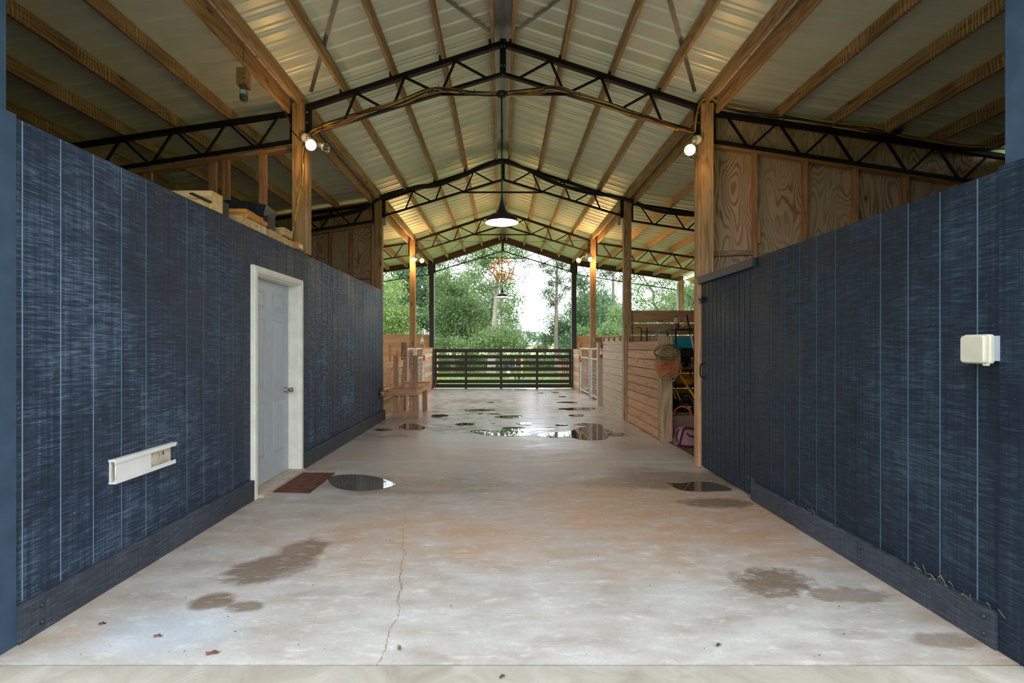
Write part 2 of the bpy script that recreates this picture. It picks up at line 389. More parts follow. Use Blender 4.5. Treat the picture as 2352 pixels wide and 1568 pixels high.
def board(name, p, q, w_, t, mat, parent=None, up=(0, 0, 1), ch=.0):
    """board from p to q, w_ wide along 'up', t thick; grain runs along its own X"""
    p, q = Vector(p), Vector(q); L = (q-p).length; d = (q-p)/L; u = Vector(up)
    if abs(d.dot(u)) > .98: u = V(0, 1, 0)
    sd = d.cross(u).normalized(); u = sd.cross(d).normalized()
    key = (round(L, 3), round(w_, 3), round(t, 3), mat)
    if key not in BC:
        b = MB(); c = min(.004, w_*.1, t*.1); x0, x1 = 0, L
        y, z = t/2, w_/2
        ring = [(-y+c, -z), (y-c, -z), (y, -z+c), (y, z-c), (y-c, z), (-y+c, z), (-y, z-c), (-y, -z+c)]
        vs = [(x0, a, e) for a, e in ring]+[(x1, a, e) for a, e in ring]
        b.add(vs, [tuple(range(7, -1, -1)), tuple(range(8, 16))]+[(i, (i+1) % 8, 8+(i+1) % 8, 8+i) for i in range(8)], mat)
        me = bpy.data.meshes.new(name); me.from_pydata([tuple(v) for v in b.v], [], b.f); me.materials.append(MAT[mat]); me.update(); BC[key] = me
    M = Matrix((( d.x, -sd.x, u.x, p.x), (d.y, -sd.y, u.y, p.y), (d.z, -sd.z, u.z, p.z), (0, 0, 0, 1)))
    return link(name, BC[key], parent, M)
def curve(pts, n=8):
    """Catmull-Rom through pts"""
    P_ = [Vector(p) for p in pts]; P_ = [P_[0]]+P_+[P_[-1]]; out = []
    for i in range(1, len(P_)-2):
        a, b, c, d = P_[i-1:i+3]
        for j in range(n):
            t = j/n; out.append(.5*((2*b)+(c-a)*t+(2*a-5*b+4*c-d)*t*t+(3*b-a-3*c+d)*t**3))
    out.append(P_[-2]); return out

# ------------------------------------------------------------------ ground, slabs
fl = thing('floor', (0, 0, 0), kind='structure')
def slab(x0, x1, y0, y1, mat='concrete', top=0.0, th=.12):
    b = MB(); b.box((x0, y0, top-th), (x1, y1, top), mat); return b.build('concrete_slab', fl, (0, 0, 0))
slab(-8, 8, -4, 2.143, 'apron_concrete')
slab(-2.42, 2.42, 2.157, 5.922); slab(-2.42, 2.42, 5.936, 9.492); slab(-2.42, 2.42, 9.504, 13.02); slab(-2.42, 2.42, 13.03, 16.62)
b = MB(); b.box((-9, 2.15, -.3), (9, 16.62, -.13), 'dirt')
b.box((-7.5, 2.16, -.13), (-2.43, 16.6, -.03), 'dirt'); b.box((2.43, 2.16, -.13), (7.9, 16.6, -.03), 'dirt'); b.build('dirt_bed', fl, (0, 0, 0))
b = MB(); nx, ny = 24, 30; vs = []; fs = []
for j in range(ny+1):
    yy = 16.62+(j/ny)**2*60
    for i in range(nx+1): vs.append((-60+120*i/nx, yy, -.06-.12*min(1, (yy-16.6)/12)+.03*math.sin(i*1.7+j)))
for j in range(ny):
    for i in range(nx): a = j*(nx+1)+i; fs.append((a, a+1, a+nx+2, a+nx+1))
b.add(vs, fs, 'lawn', True); tag(b.build('lawn', None, (0, 0, 0)), kind='structure')
b = MB(); b.box((-60, -40, -.4), (-9.01, 16.6, -.2), 'lawn'); b.box((9.01, -40, -.4), (60, 16.6, -.2), 'lawn'); b.box((-9, -40, -.4), (9, -4.01, -.15), 'lawn')
tag(b.build('yard_ground', None, (0, 0, 0)), kind='structure')
b = MB(); vs = []; fs = []
for j in range(13):
    yy = 76+j*22
    for i in range(13): vs.append((-240+40*i, yy, -.2+2.9*(j/12)**1.1))
for j in range(12):
    for i in range(12): a = j*13+i; fs.append((a, a+1, a+14, a+13))
b.add(vs, fs, 'field', True); tag(b.build('field_ground', None, (0, 0, 0)), kind='structure')

# ------------------------------------------------------------------ roof
ZR, SC, SL = 4.97, .3267, .150                       # truss chord top at ridge, pitches
def zc(x): return ZR-SC*abs(x)
def zl(x): return 4.205-SL*(abs(x)-2.43)
Y0, Y1 = 2.0, 16.76
TR = [5.77, 9.42, 12.97, 16.42]                      # truss planes
ce = thing('ceiling', (0, 0, 4.5), kind='structure')
def roofmesh(name, xa, za, xb, zb, wdt):
    """ribbed sheet from (xa,za) down to (xb,zb), wdt along Y"""
    b = MB(); prof = []
    for k in range(4):
        o_ = k*.2286
        prof += [(o_, 0), (o_+.085, 0), (o_+.10, .006), (o_+.115, 0), (o_+.150, 0), (o_+.165, .006), (o_+.18, 0), (o_+.186, 0), (o_+.198, .020), (o_+.214, .020), (o_+.2260, 0)]
    prof.append((wdt, 0)); prof = [p for p in prof if p[0] <= wdt+1e-6]
    n = len(prof)
    vs = [(0, y, z) for y, z in prof]+[(xb-xa, y, z+zb-za) for y, z in prof]
    vs += [(0, y, z+.0016) for y, z in prof]+[(xb-xa, y, z+zb-za+.0016) for y, z in prof]
    fs = []
    for i in range(n-1):
        fs.append((i, i+1, n+i+1, n+i)); fs.append((2*n+i, 3*n+i, 3*n+i+1, 2*n+i+1))
    fs += [(0, n, 3*n, 2*n), (n-1, 3*n-1, 4*n-1, 2*n-1)]
    if xb < xa: fs = [tuple(reversed(f)) for f in fs]
    b.add(vs, fs, 'roof_metal')
    me = bpy.data.meshes.new(name); me.from_pydata([tuple(v) for v in b.v], [], b.f); me.materials.append(MAT['roof_metal']); me.update(); return me
PT = .142
for sg in (-1, 1):
    mc = roofmesh('roof_panel', sg*.02, 0, sg*2.56, -SC*2.54, .9185)
    ml = roofmesh('roof_panel', sg*2.44, 0, sg*6.25, -SL*3.81, .9185)
    mx = roofmesh('roof_panel', sg*6.1, 0, sg*8.3, -SL*2.2, .9185)
    k = 0; y = Y0
    while y < Y1-.2:
        link('roof_panel', mc, ce, Matrix.Translation((sg*.02, y, ZR+PT+.004+.0012*(k % 2))))
        link('roof_panel', ml, ce, Matrix.Translation((sg*2.44, y, zl(2.44)+PT-.035+.0012*(k % 2))))
        if y > 9.3: link('roof_panel', mx, ce, Matrix.Translation((sg*6.1, y, zl(6.1)+PT-.16)))
        y += .9144; k += 1
    for x in (.12, .70, 1.28, 1.86, 2.36):
        for (a, c) in ((Y0, 8.2), (8.2, Y1-.05)) :
            board('roof_purlin', (sg*x, a, zc(x)+PT/2), (sg*x, c, zc(x)+PT/2), .138, .038, 'ridge_wood' if x < 2 else 'post_wood', ce, up=(sg*SC*0, 0, 1))
    for x in (2.50, 3.22, 3.84, 4.46, 5.08, 5.70):
        for (a, c) in ((Y0, 7.6), (7.6, Y1-.05)):
            dz = PT/2-.035-(.03 if x < 2.6 else 0)
            board('roof_purlin', (sg*x, a, zl(x)+dz), (sg*x, c, zl(x)+dz), .138 if x > 2.6 else .18, .038, 'post_wood' if x < 2.6 else 'purlin_wood' if a < 5 else 'stall_wood', ce)
    for x in (6.35, 7.0, 7.6): board('roof_purlin', (sg*x, 9.4, zl(x)-.06), (sg*x, Y1-.05, zl(x)-.06), .138, .038, 'pale_wood', ce)
b = MB()
for sg in (-1, 1):
    n = 2
    b.add([(0, Y0, ZR+PT-.02), (sg*.11, Y0, ZR+PT-.02-.036), (sg*.11, Y1, ZR+PT-.02-.036), (0, Y1, ZR+PT-.02),
           (0, Y0, ZR+PT-.017), (sg*.11, Y0, ZR+PT-.017-.036), (sg*.11, Y1, ZR+PT-.017-.036), (0, Y1, ZR+PT-.017)],
          [(0, 1, 2, 3), (4, 7, 6, 5), (0, 4, 5, 1), (1, 5, 6, 2)], 'ridge_metal')
b.bar((0, Y0, ZR+PT-.03), (0, Y1, ZR+PT-.03), .02, .006, 'ridge_metal'); b.build('ridge_flashing', ce, (0, 0, 0))
b = MB()      # brown rake beams on the far gable
for sg in (-1, 1):
    b.bar((0, 16.66, ZR+.055), (sg*2.45, 16.66, zc(2.45)+.055), .20, .09, 'brown_trim')
    b.bar((sg*2.4, 16.66, zl(2.4)+.03), (sg*6.1, 16.66, zl(6.1)+.03), .18, .09, 'brown_trim')
b.build('gable_beam', ce, (0, 0, 0))

# ------------------------------------------------------------------ steel trusses
TOPN = [.555, 1.15, 1.72]; 
def center_truss(Y, label, mat, thin=1.0, tie=True, top=True):
    t = thing('aisle_truss', (0, Y, 4.2), label, 'truss')
    zb = lambda x: 4.585-.304*abs(x)
    for sg in (-1, 1):
        if top:
            b = MB(); b.bar((0, Y, ZR-.03), (sg*2.31, Y, zc(2.31)-.03), .055*thin, .062, mat)
            b.bar((0, Y+.02, ZR-.005), (sg*2.31, Y+.02, zc(2.31)-.005), .008, .10, mat); b.build('top_chord', t)
        b = MB(); b.bar((0, Y, zb(0)), (sg*2.30, Y, zb(2.30)), .036*thin, .05, mat); b.build('bottom_chord', t)
        b = MB(); b.box((min(sg*2.25, sg*2.31), Y-.035, zb(2.3)-.03), (max(sg*2.25, sg*2.31), Y+.035, zc(2.3)-.02), mat)
        for z in (4.0, 4.12): b.sphere((sg*2.28, Y-.04, z), .012, 'strap_steel', 8)
        b.build('end_plate', t)
        for (a, c) in ((.555, .178), (.56, .72), (1.145, .75), (1.155, 1.29), (1.715, 1.37), (1.725, 1.867)):
            b = MB(); b.bar((sg*a, Y, zc(a)-.05), (sg*c, Y, zb(c)), .024*thin, .024*thin, mat); b.build('web', t)
        for x in (.12, .70, 1.28, 1.86):
            b = MB(); q_ = [(sg*x-.045, zc(x)-.03), (sg*x+.03, zc(x)-.03), (sg*x+.03, zc(x)-.004), (sg*x-.0195, zc(x)-.004), (sg*x-.0195, zc(x)+.05), (sg*x-.045, zc(x)+.05)]
            b.add([(u, Y-.03, z_) for u, z_ in q_]+[(u, Y+.03, z_) for u, z_ in q_], [tuple(range(6)), tuple(range(11, 5, -1))]+[(i, 6+i, 6+(i+1) % 6, (i+1) % 6) for i in range(6)], mat); b.build('purlin_clip', t)
    b = MB(); b.box((-.036, Y-.045, 4.585-.02), (.036, Y+.045, ZR+.005), mat)
    for z in (4.66, 4.88):
        for x in (-.018, .018): b.sphere((x, Y-.048, z), .011, 'strap_steel', 8)
    b.build('ridge_plate', t)
    if tie:
        b = MB(); b.bar((-.80, Y-.03, 4.335), (.80, Y-.03, 4.335), .030*thin, .02, mat); b.build('collar_tie', t)
    return t
def side_truss(Y, sg, label, mat, thin=1.0, x1=5.95, top=True):
    t = thing('side_truss', (sg*4.2, Y, 3.6), label, 'truss')
    zt = lambda x: zl(x)-.075; zb = lambda x: 3.80-.155*(x-2.45)
    if top: b = MB(); b.bar((sg*2.46, Y, zt(2.46)), (sg*x1, Y, zt(x1)), .050*thin, .06, mat); b.build('top_chord', t)
    b = MB(); b.bar((sg*2.46, Y, zb(2.46)), (sg*x1, Y, zb(x1)), .030*thin, .05, mat); b.build('bottom_chord', t)
    b = MB(); b.bar((sg*2.475, Y, zb(2.46)), (sg*2.475, Y, zt(2.46)), .05, .03, mat, up=(0, 1, 0)); b.build('end_plate', t)
    k = 0
    while True:
        a = 2.60+.62*k
        if a > x1-.1: break
        if k: b = MB(); b.bar((sg*a, Y, zt(a)), (sg*(a-.31), Y, zb(a-.31)), .024*thin, .024*thin, mat); b.build('web', t)
        if a+.27 < x1: b = MB(); b.bar((sg*(a+.02), Y, zt(a)), (sg*(a+.27), Y, zb(a+.27)), .024*thin, .024*thin, mat); b.build('web', t)
        k += 1
    return t
center_truss(TR[0], 'black steel truss over the aisle with cables tied along its lower chord', 'black_steel')
center_truss(TR[1], 'second aisle truss with a thick black conduit sagging below its top chord', 'black_steel')
center_truss(TR[2], 'third aisle truss, bare, just behind the big pendant lamp shade', 'rusty_steel')
center_truss(TR[3], 'thin far aisle truss seen against the trees under the brown gable beam', 'rusty_steel', .8, top=False)
sl = {(-1, 0): 'dark side truss over the open stud frame, joining the post with yellow cables',
      (1, 0): 'side truss in front of the plywood wall, with cables along its top',
      (-1, 1): 'side truss over the farther plywood partition behind the lumber pile',
      (1, 1): 'side truss from the second aisle post with black conduit crossing it, near the cords',
      (-1, 2): 'side truss meeting the third post above the left stalls',
      (1, 2): 'rusty side truss meeting the third post over the right stalls',
      (-1, 3): 'thin gable side truss against pale trees over the left back fence',
      (1, 3): 'thin gable side truss against trees, ending at the short outer post'}
for i in range(4):
    for sg in (-1, 1): side_truss(TR[i], sg, sl[(sg, i)], 'black_steel' if i < 2 else 'rusty_steel', 1 if i < 3 else .8)

# braces between trusses
def strap(p, q, label, w_=.04, mat='strap_steel', wire=False):
    b = MB()
    if wire: b.tube([p, q], .006, mat, 6)
    else: b.bar(p, q, .003, w_, mat)
    tag(b.build('brace_strap' if not wire else 'brace_wire'), label, 'brace')
za = zc(2.2)+.125
strap((-2.25, TR[0], za), (-.1, 2.1, ZR+.10), 'flat steel strap rising from the lit post with yellow cables')
strap((2.25, TR[0], za), (.1, 2.1, ZR+.10), 'flat steel strap rising from the post beside the plywood wall')
strap((-.15, TR[0]-.05, ZR+.08), (-2.25, 2.1, za), 'flat strap leaving the ridge toward the jar side of the roof')
strap((.15, TR[0]-.05, ZR+.08), (2.25, 2.1, za), 'flat strap leaving the ridge toward the plywood side of the roof')
for sg, nm in ((-1, 'left'), (1, 'right')):
    strap((sg*.15, TR[2], ZR-.08), (sg*2.25, TR[3], zc(2.2)-.04), 'thin brace wire in the last %s roof bay, falling from the ridge' % nm, wire=True, mat='black_steel')
    strap((sg*2.2, TR[2], zc(2.2)-.06), (sg*.15, TR[3], ZR-.10), 'thin brace wire in the last %s roof bay, rising toward the far ridge' % nm, wire=True, mat='black_steel')

# ------------------------------------------------------------------ posts
def post(x0, x1, y0, y1, z1, mat, name, label, z0=0):
    xc, yc = (x0+x1)/2, (y0+y1)/2
    b = board(name, (xc, yc, z0), (xc, yc, z1), y1-y0, abs(x1-x0), mat, None, up=(0, 1, 0))
    return tag(b, label, 'post')
pl = {(-1, 0): 'wooden post standing behind the white door, wrapped with yellow cables', (1, 0): 'big wooden post where the blue sliding door wall ends',
      (-1, 1): 'wooden post at the far end of the left navy wall', (1, 1): 'wooden post with a small white emblem beside the whitewashed planks',
      (-1, 2): 'slim-looking third post lit orange by twin floodlights, behind the milking stand', (1, 2): 'third post lit orange by twin floodlights between the two right gates'}
for i, y in enumerate((5.70, 9.35, 12.90)):
    for sg in (-1, 1):
        p = post(sg*2.303, sg*2.445, y, y+.14, 4.215, 'post_wood', 'wooden_post', pl[(sg, i)])
        if i == 0:
            board('sister_board', (sg*2.285, y+.07, 2.2 if sg > 0 else 2.47), (sg*2.285, y+.07, 3.80), .12, .034, 'post_wood', p, up=(0, 1, 0))
            if sg > 0: board('sister_board', (sg*2.285, y+.075, 0), (sg*2.285, y+.075, 2.19), .12, .034, 'stall_wood', p, up=(0, 1, 0))
for sg, l in ((-1, 'black post at the left end of the black gate'), (1, 'black post at the right end of the black gate')):
    p = post(sg*2.30, sg*2.45, 16.35, 16.50, zc(2.4)-.02, 'black_wood', 'gate_post', l)
    b = MB(); x_ = sg*2.29; b.box((min(x_, sg*2.298), 16.44, 0), (max(x_, sg*2.298), 16.50, 3.7), 'galvanised'); b.build('edge_flashing', p)
p = post(5.87, 6.02, 16.33, 16.48, 3.60, 'post_wood', 'wooden_post', 'short outer post beyond the tall plank fence, under the low eave')
b = MB(); b.box((5.80, 16.38, 1.0), (5.865, 16.44, 3.5), 'galvanised'); b.build('downspout', p)
b = MB(); b.tube([px(1439, 668, 9.34)+V(.02*math.cos(a), -.012, .02*math.sin(a)*1.3) for a in [i*math.pi/5 for i in range(10)]], .005, 'white_label', 6, closed=True)
tag(b.build('hook_ring'), 'small white horseshoe-like ring hooked on the second right post', 'hook')
for (x_, y_, Y_, l) in ((882, 509, 9.33, 'small grey light sensor under the truss by the left second post'), (1423, 508, 9.33, 'small grey box under the truss by the right second post')):
    c = px(x_, y_, Y_); b = MB(); b.box(tuple(c-V(.028, .0, .06)), tuple(c+V(.028, .06, .06)), 'box_grey'); b.box(tuple(c-V(.02, .015, .045)), tuple(c+V(.02, 0, .02)), 'lid_ivory')
    b.tube([c+V(0, .03, .06), c+V(0, .04, .16)], .006, 'cable_black', 6); tag(b.build('sensor_box'), l, 'sensor')

# ------------------------------------------------------------------ navy walls
def panel(xf, y0, y1, z0, z1, grooves, mat, parent, gm='groove_sheen_tint', cut=None):
    """one grooved plywood sheet; xf = face, sign gives the side"""
    sg = 1 if xf > 0 else -1; b = MB(); gw, gd, th = .0115, .0045, .016
    if sg > 0 and gm == 'groove_sheen_tint': gm = 'groove_sheen_tint_dim'
    cuts = sorted([g_ for g_ in grooves if y0+.02 < g_ < y1-.02]); segs = []; a = y0+.0015
    for g_ in cuts: segs += [(a, g_-gw/2, 0), (g_-gw/2, g_+gw/2, 1)]; a = g_+gw/2
    segs.append((a, y1-.0015, 0))
    for (a, c, gr) in segs:
        pcs = [(a, c, z0)]
        if cut and c > cut[0] and a < cut[1]:
            pcs = []
            if a < cut[0]: pcs.append((a, cut[0], z0))
            pcs.append((max(a, cut[0]), min(c, cut[1]), cut[2]))
            if c > cut[1]: pcs.append((cut[1], c, z0))
        for (a_, c_, zz) in pcs:
            f0 = abs(xf)+(gd if gr else 0); xa, xb = sg*f0, sg*(abs(xf)+th)
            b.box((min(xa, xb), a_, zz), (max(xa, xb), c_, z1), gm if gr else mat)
    return b.build('siding_panel', parent, (0, 0, 0))
XL = -2.286; GR = .2032
wl = thing('wall_left', (XL, 5.8, 0), kind='structure')
ref = 3.359; gl = [ref+GR*k for k in range(-6, 32)]
seams = [2.29, 3.359, 4.578, 5.797, 7.017, 8.236, 9.39]
for i in range(6):
    panel(XL+(0 if i < 3 else -.002), seams[i], seams[i+1], 0.01, 2.465 if i < 3 else 2.455, gl, 'navy_siding' if i < 3 else 'navy_baked_gloss', wl, cut=(4.50, 5.52, 2.10))
b = MB()
for (a, c, z) in ((2.29, 4.50, 0), (4.50, 5.52, 2.12), (5.52, 5.69, 0), (5.85, 9.34, 0)): b.box((-2.40, a, z), (-2.3025, c, 2.44), 'stud_wood')
b.build('wall_framing', wl, (0, 0, 0))
for k, (a, c) in enumerate(((2.29, 4.455), (5.56, 9.43))):
    o = board('baseboard_left', (-2.267, a, .092), (-2.267, c, .092), .180, .036, 'navy_board'); tag(o, kind='structure')
b = MB(); b.box((-2.45, 2.05, 0), (-2.29, 2.268, 4.30), 'jamb_blue'); tag(b.build('trim_1'), kind='structure')
b = MB(); b.box((-2.2885, 2.05, 0), (-2.264, 2.289, 2.47), 'jamb_blue')
for z in (2.38, 2.33): b.sphere((-2.263, 2.17, z), .006, 'galvanised', 6)
tag(b.build('trim_2'), kind='structure')
XR = 2.286
wr = thing('wall_right', (XR, 4, 0), kind='structure')
ref = 3.185; gr_ = [ref+GR*k for k in range(-6, 20)]
seams = [2.245, 3.185, 4.404, 4.475]
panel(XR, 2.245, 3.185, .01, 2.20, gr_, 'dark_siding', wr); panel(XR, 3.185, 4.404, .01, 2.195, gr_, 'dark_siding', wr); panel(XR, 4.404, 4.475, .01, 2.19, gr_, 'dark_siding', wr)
b = MB(); b.box((2.3025, 2.25, 0), (2.39, 4.47, 2.18), 'stud_wood'); b.box((2.36, 4.47, 0), (2.40, 5.69, 2.18), 'stud_wood'); b.build('wall_framing', wr, (0, 0, 0))
o = board('baseboard_right', (2.267, 2.25, .085), (2.267, 4.47, .085), .168, .036, 'navy_board'); tag(o, kind='structure')
b = MB()
for y_ in (2.30, 3.1, 3.9):
    for z in (.05, .13): b.sphere((2.248, y_, z), .012, 'navy_header', 8)
    for z in (.05, .13): b.sphere((-2.248, y_+.1, z), .012, 'navy_header', 8)
tag(b.build('baseboard_bolts', None), kind='structure')
b = MB(); b.box((2.29, 2.05, 0), (2.45, 2.243, 4.30), 'jamb_blue'); tag(b.build('trim_3'), kind='structure')
b = MB(); b.box((2.262, 2.05, 0), (2.2885, 2.244, 2.21), 'dark_siding'); tag(b.build('trim_4'), kind='structure')
# sliding door panel in the right wall
d2 = thing('door_2', (2.29, 5.08, 0), kind='structure')
panel(2.300, 4.478, 5.695, .02, 2.13, [4.478+.1016*k for k in range(1, 12)], 'dark_siding', d2, gm='dark_siding')
b = MB(); b.box((2.255, 4.44, 2.115), (2.2999, 5.70, 2.195), 'navy_header'); b.build('door_header', d2)
b = MB(); b.box((2.262, 5.60, 1.90), (2.299, 5.69, 1.96), 'black_steel'); b.sphere((2.262, 5.63, 1.95), .015, 'nickel', 8); b.sphere((2.262, 5.66, 1.91), .015, 'nickel', 8); b.build('door_latch', d2)
b = MB(); b.tube(curve([(2.30, 5.60, 1.20), (2.25, 5.60, 1.18), (2.25, 5.60, 1.06), (2.30, 5.60, 1.04)], 4), .008, 'black_steel'); b.build('door_handle', d2)
# outer skins of the two closed side rooms
b = MB(); b.box((-6.10, 2.0, -.1), (-6.05, 9.5, 3.70), 'shed_metal_dark'); tag(b.build('wall_outer_left'), kind='structure')
b = MB(); b.box((6.05, 2.0, -.1), (6.10, 9.5, 3.66), 'shed_metal_dark'); tag(b.build('wall_outer_right'), kind='structure')

wf = thing('wall_front', (0, 2.02, 0), kind='structure')
for sg in (-1, 1):
    b = MB(); q = [(sg*2.46, 0), (sg*6.1, 0), (sg*6.1, zl(6.1)+.05), (sg*2.46, zl(2.46)+.05)]
    b.add([(x, 2.0, z) for x, z in q]+[(x, 2.045, z) for x, z in q], [(0, 1, 2, 3), (7, 6, 5, 4), (0, 4, 5, 1), (1, 5, 6, 2), (2, 6, 7, 3), (3, 7, 4, 0)], 'dark_siding'); b.build('siding_panel', wf, (0, 0, 0))
b = MB(); q = [(-2.45, 3.30), (2.45, 3.30), (2.45, zc(2.45)+.1), (0, ZR+.1), (-2.45, zc(2.45)+.1)]  # unseen gable added above the opening to cut sky light from the front
b.add([(x, 2.0, z) for x, z in q]+[(x, 2.045, z) for x, z in q], [(0, 1, 2, 3, 4), (9, 8, 7, 6, 5)]+[(i, 5+i, 5+(i+1) % 5, (i+1) % 5) for i in range(5)], 'dark_siding'); b.build('sky_block_gable', wf, (0, 0, 0))
# white entrance door
d1 = thing('door_1', (-2.39, 5.02, 0), kind='structure')
b = MB(); b.box((-2.43, 4.575, .03), (-2.39, 5.485, 2.055), 'door_paint'); sl_ = b.build('door_slab', d1)
for (ya, yb) in ((4.69, 4.94), (5.115, 5.365)):
    for (za_, zb_) in ((.27, .83), (.98, 1.67), (1.76, 1.96)):
        b = MB(); x0 = -2.3895
        # bead frame and raised field
        for (a, c, e, f) in ((ya, yb, za_, za_+.016), (ya, yb, zb_-.016, zb_), (ya, ya+.016, za_+.016, zb_-.016), (yb-.016, yb, za_+.016, zb_-.016)): b.box((x0, a, e), (x0+.007, c, f), 'door_paint')
        yi, zi = .048, .048
        o1 = [(x0+.0008, ya+.016, za_+.016), (x0+.0008, yb-.016, za_+.016), (x0+.0008, yb-.016, zb_-.016), (x0+.0008, ya+.016, zb_-.016)]
        i1 = [(x0+.008, ya+yi, za_+zi), (x0+.008, yb-yi, za_+zi), (x0+.008, yb-yi, zb_-zi), (x0+.008, ya+yi, zb_-zi)]
        b.add(o1+i1, [(4, 5, 6, 7), (0, 1, 5, 4), (1, 2, 6, 5), (2, 3, 7, 6), (3, 0, 4, 7)], 'door_paint')
        b.build('raised_panel', sl_)
b = MB()
for (a, c) in ((4.455, 4.525), (5.495, 5.558)):
    b.box((-2.2855, a, 0.0), (-2.256, c, 2.135), 'casing_paint')
    b.box((-2.256, a+.012, 0.0), (-2.248, c-.012, 2.120), 'casing_paint')
b.box((-2.2855, 4.525, 2.072), (-2.256, 5.495, 2.135), 'casing_paint'); b.box((-2.256, 4.52, 2.084), (-2.248, 5.50, 2.122), 'casing_paint'); b.build('casing', d1)
b = MB(); b.box((-2.44, 4.525, .02), (-2.2855, 4.570, 2.072), 'casing_paint'); b.box((-2.44, 5.490, .02), (-2.2855, 5.520, 2.09), 'casing_paint'); b.box((-2.44, 4.57, 2.058), (-2.2855, 5.49, 2.095), 'casing_paint')
b.box((-2.389, 5.478, .03), (-2.372, 5.490, 2.055), 'casing_paint'); b.build('door_jamb', d1)
b = MB(); b.box((-2.44, 4.525, 0), (-2.20, 5.50, .028), 'threshold'); b.build('threshold', d1)
b = MB(); b.lathe([(0, 0), (.032, 0), (.032, .008), (.012, .014), (.012, .04), (.024, .046), (.028, .062), (.020, .078), (0, .08)], (-2.39, 5.415, .915), 'nickel', 16, axis=(1, 0, 0)); b.build('door_knob', sl_)

# ------------------------------------------------------------------ plywood partitions and open studs
pr = thing('plywood_partition', (4.2, 5.92, 0), 'plywood wall with exposed studs, above the dark blue siding on the right', 'partition')
for k in range(3):
    a = 2.45+1.22*k; c = min(a+1.215, 6.04); b = MB()
    b.add([(0, a*0, 0)], [], 'plywood'); b = MB()
    zt_a, zt_c = zl(a)+.06, zl(c)+.06
    # local X is up so that the grain figure runs vertically
    me = bpy.data.meshes.new('plywood_panel'); w_ = c-a
    vs = [(0, 0, 0), (0, w_, 0), (zt_c, w_, 0), (zt_a, 0, 0), (0, 0, .012), (0, w_, .012), (zt_c, w_, .012), (zt_a, 0, .012)]
    me.from_pydata(vs, [], [(0, 3, 2, 1), (4, 5, 6, 7), (0, 1, 5, 4), (1, 2, 6, 5), (2, 3, 7, 6), (3, 0, 4, 7)]); me.materials.append(MAT['plywood']); me.update()
    M = Matrix(((0, 1, 0, a), (0, 0, 1, 5.93), (1, 0, 0, 0), (0, 0, 0, 1))); link('plywood_panel', me, pr, M)
zpl = lambda x: 3.77-.15*(x-2.45)
for k, x in enumerate((2.475, 3.01, 3.61, 4.21, 4.81, 5.41, 6.0)):
    board('stud', (x, 5.885, 0), (x, 5.885, zpl(x)), .088, .038, 'stud_wood', pr, up=(0, 1, 0))
board('top_plate', (2.45, 5.882, zpl(2.45)+.02), (6.03, 5.882, zpl(6.03)+.02), .038, .090, 'stud_wood', pr)
for (x0, x1, z) in ((2.50, 2.99, 2.50), (3.03, 3.59, 2.48)): board('blocking', (x0, 5.90, z), (x1, 5.90, z+.02), .06, .05, 'grey_wood', pr)
for (x, z0, z1) in ((3.045, 2.62, 2.90), (3.65, 2.50, 2.72)): board('cleat', (x, 5.85, z0), (x, 5.85, z1), .03, .03, 'stud_wood', pr, up=(0, 1, 0))
pl_ = thing('plywood_partition', (-4.2, 9.6, 0), 'reddish plywood partition with narrow studs beyond the lumber pile', 'partition')
for k in range(3):
    a = 2.46+1.22*k; c = min(a+1.215, 6.04); me = bpy.data.meshes.new('plywood_panel'); w_ = c-a
    z0, z1 = zl(a)+.06, zl(c)+.06
    vs = [(0, 0, 0), (0, w_, 0), (z1, w_, 0), (z0, 0, 0), (0, 0, .012), (0, w_, .012), (z1, w_, .012), (z0, 0, .012)]
    me.from_pydata(vs, [], [(0, 1, 2, 3), (7, 6, 5, 4), (4, 5, 1, 0), (5, 6, 2, 1), (6, 7, 3, 2), (7, 4, 0, 3)]); me.materials.append(MAT['plywood']); me.update()
    M = Matrix(((0, -1, 0, -a), (0, 0, 1, 9.62), (1, 0, 0, 0), (0, 0, 0, 1))); link('plywood_panel', me, pl_, M)
for k in range(9):
    x = -2.54-.405*k; board('stud', (x, 9.575, 0), (x, 9.575, 3.75-.155*(-x-2.45)), .088, .038, 'stud_wood', pl_, up=(0, 1, 0))
board('top_plate', (-2.46, 9.575, 3.77), (-6.0, 9.575, 3.77-.155*3.55), .038, .09, 'stud_wood', pl_)
board('blocking', (-2.56, 9.58, 2.72), (-3.33, 9.58, 2.72), .038, .07, 'stud_wood', pl_)
sf = thing('stud_frame', (-4.0, 5.77, 0), 'open frame of flat studs under the dark side truss, without sheathing', 'frame')
for x in (-4.22, -3.452, -3.295, -2.855, -2.485):
    board('stud', (x, 5.86, 0), (x, 5.86, 3.74-.155*(-x-2.45)), .038, .089 if x < -2.6 else .05, 'stud_wood', sf, up=(0, 1, 0))
board('top_plate', (-2.455, 5.86, 3.755), (-5.2, 5.86, 3.755-.155*2.745), .042, .10, 'stud_wood', sf)

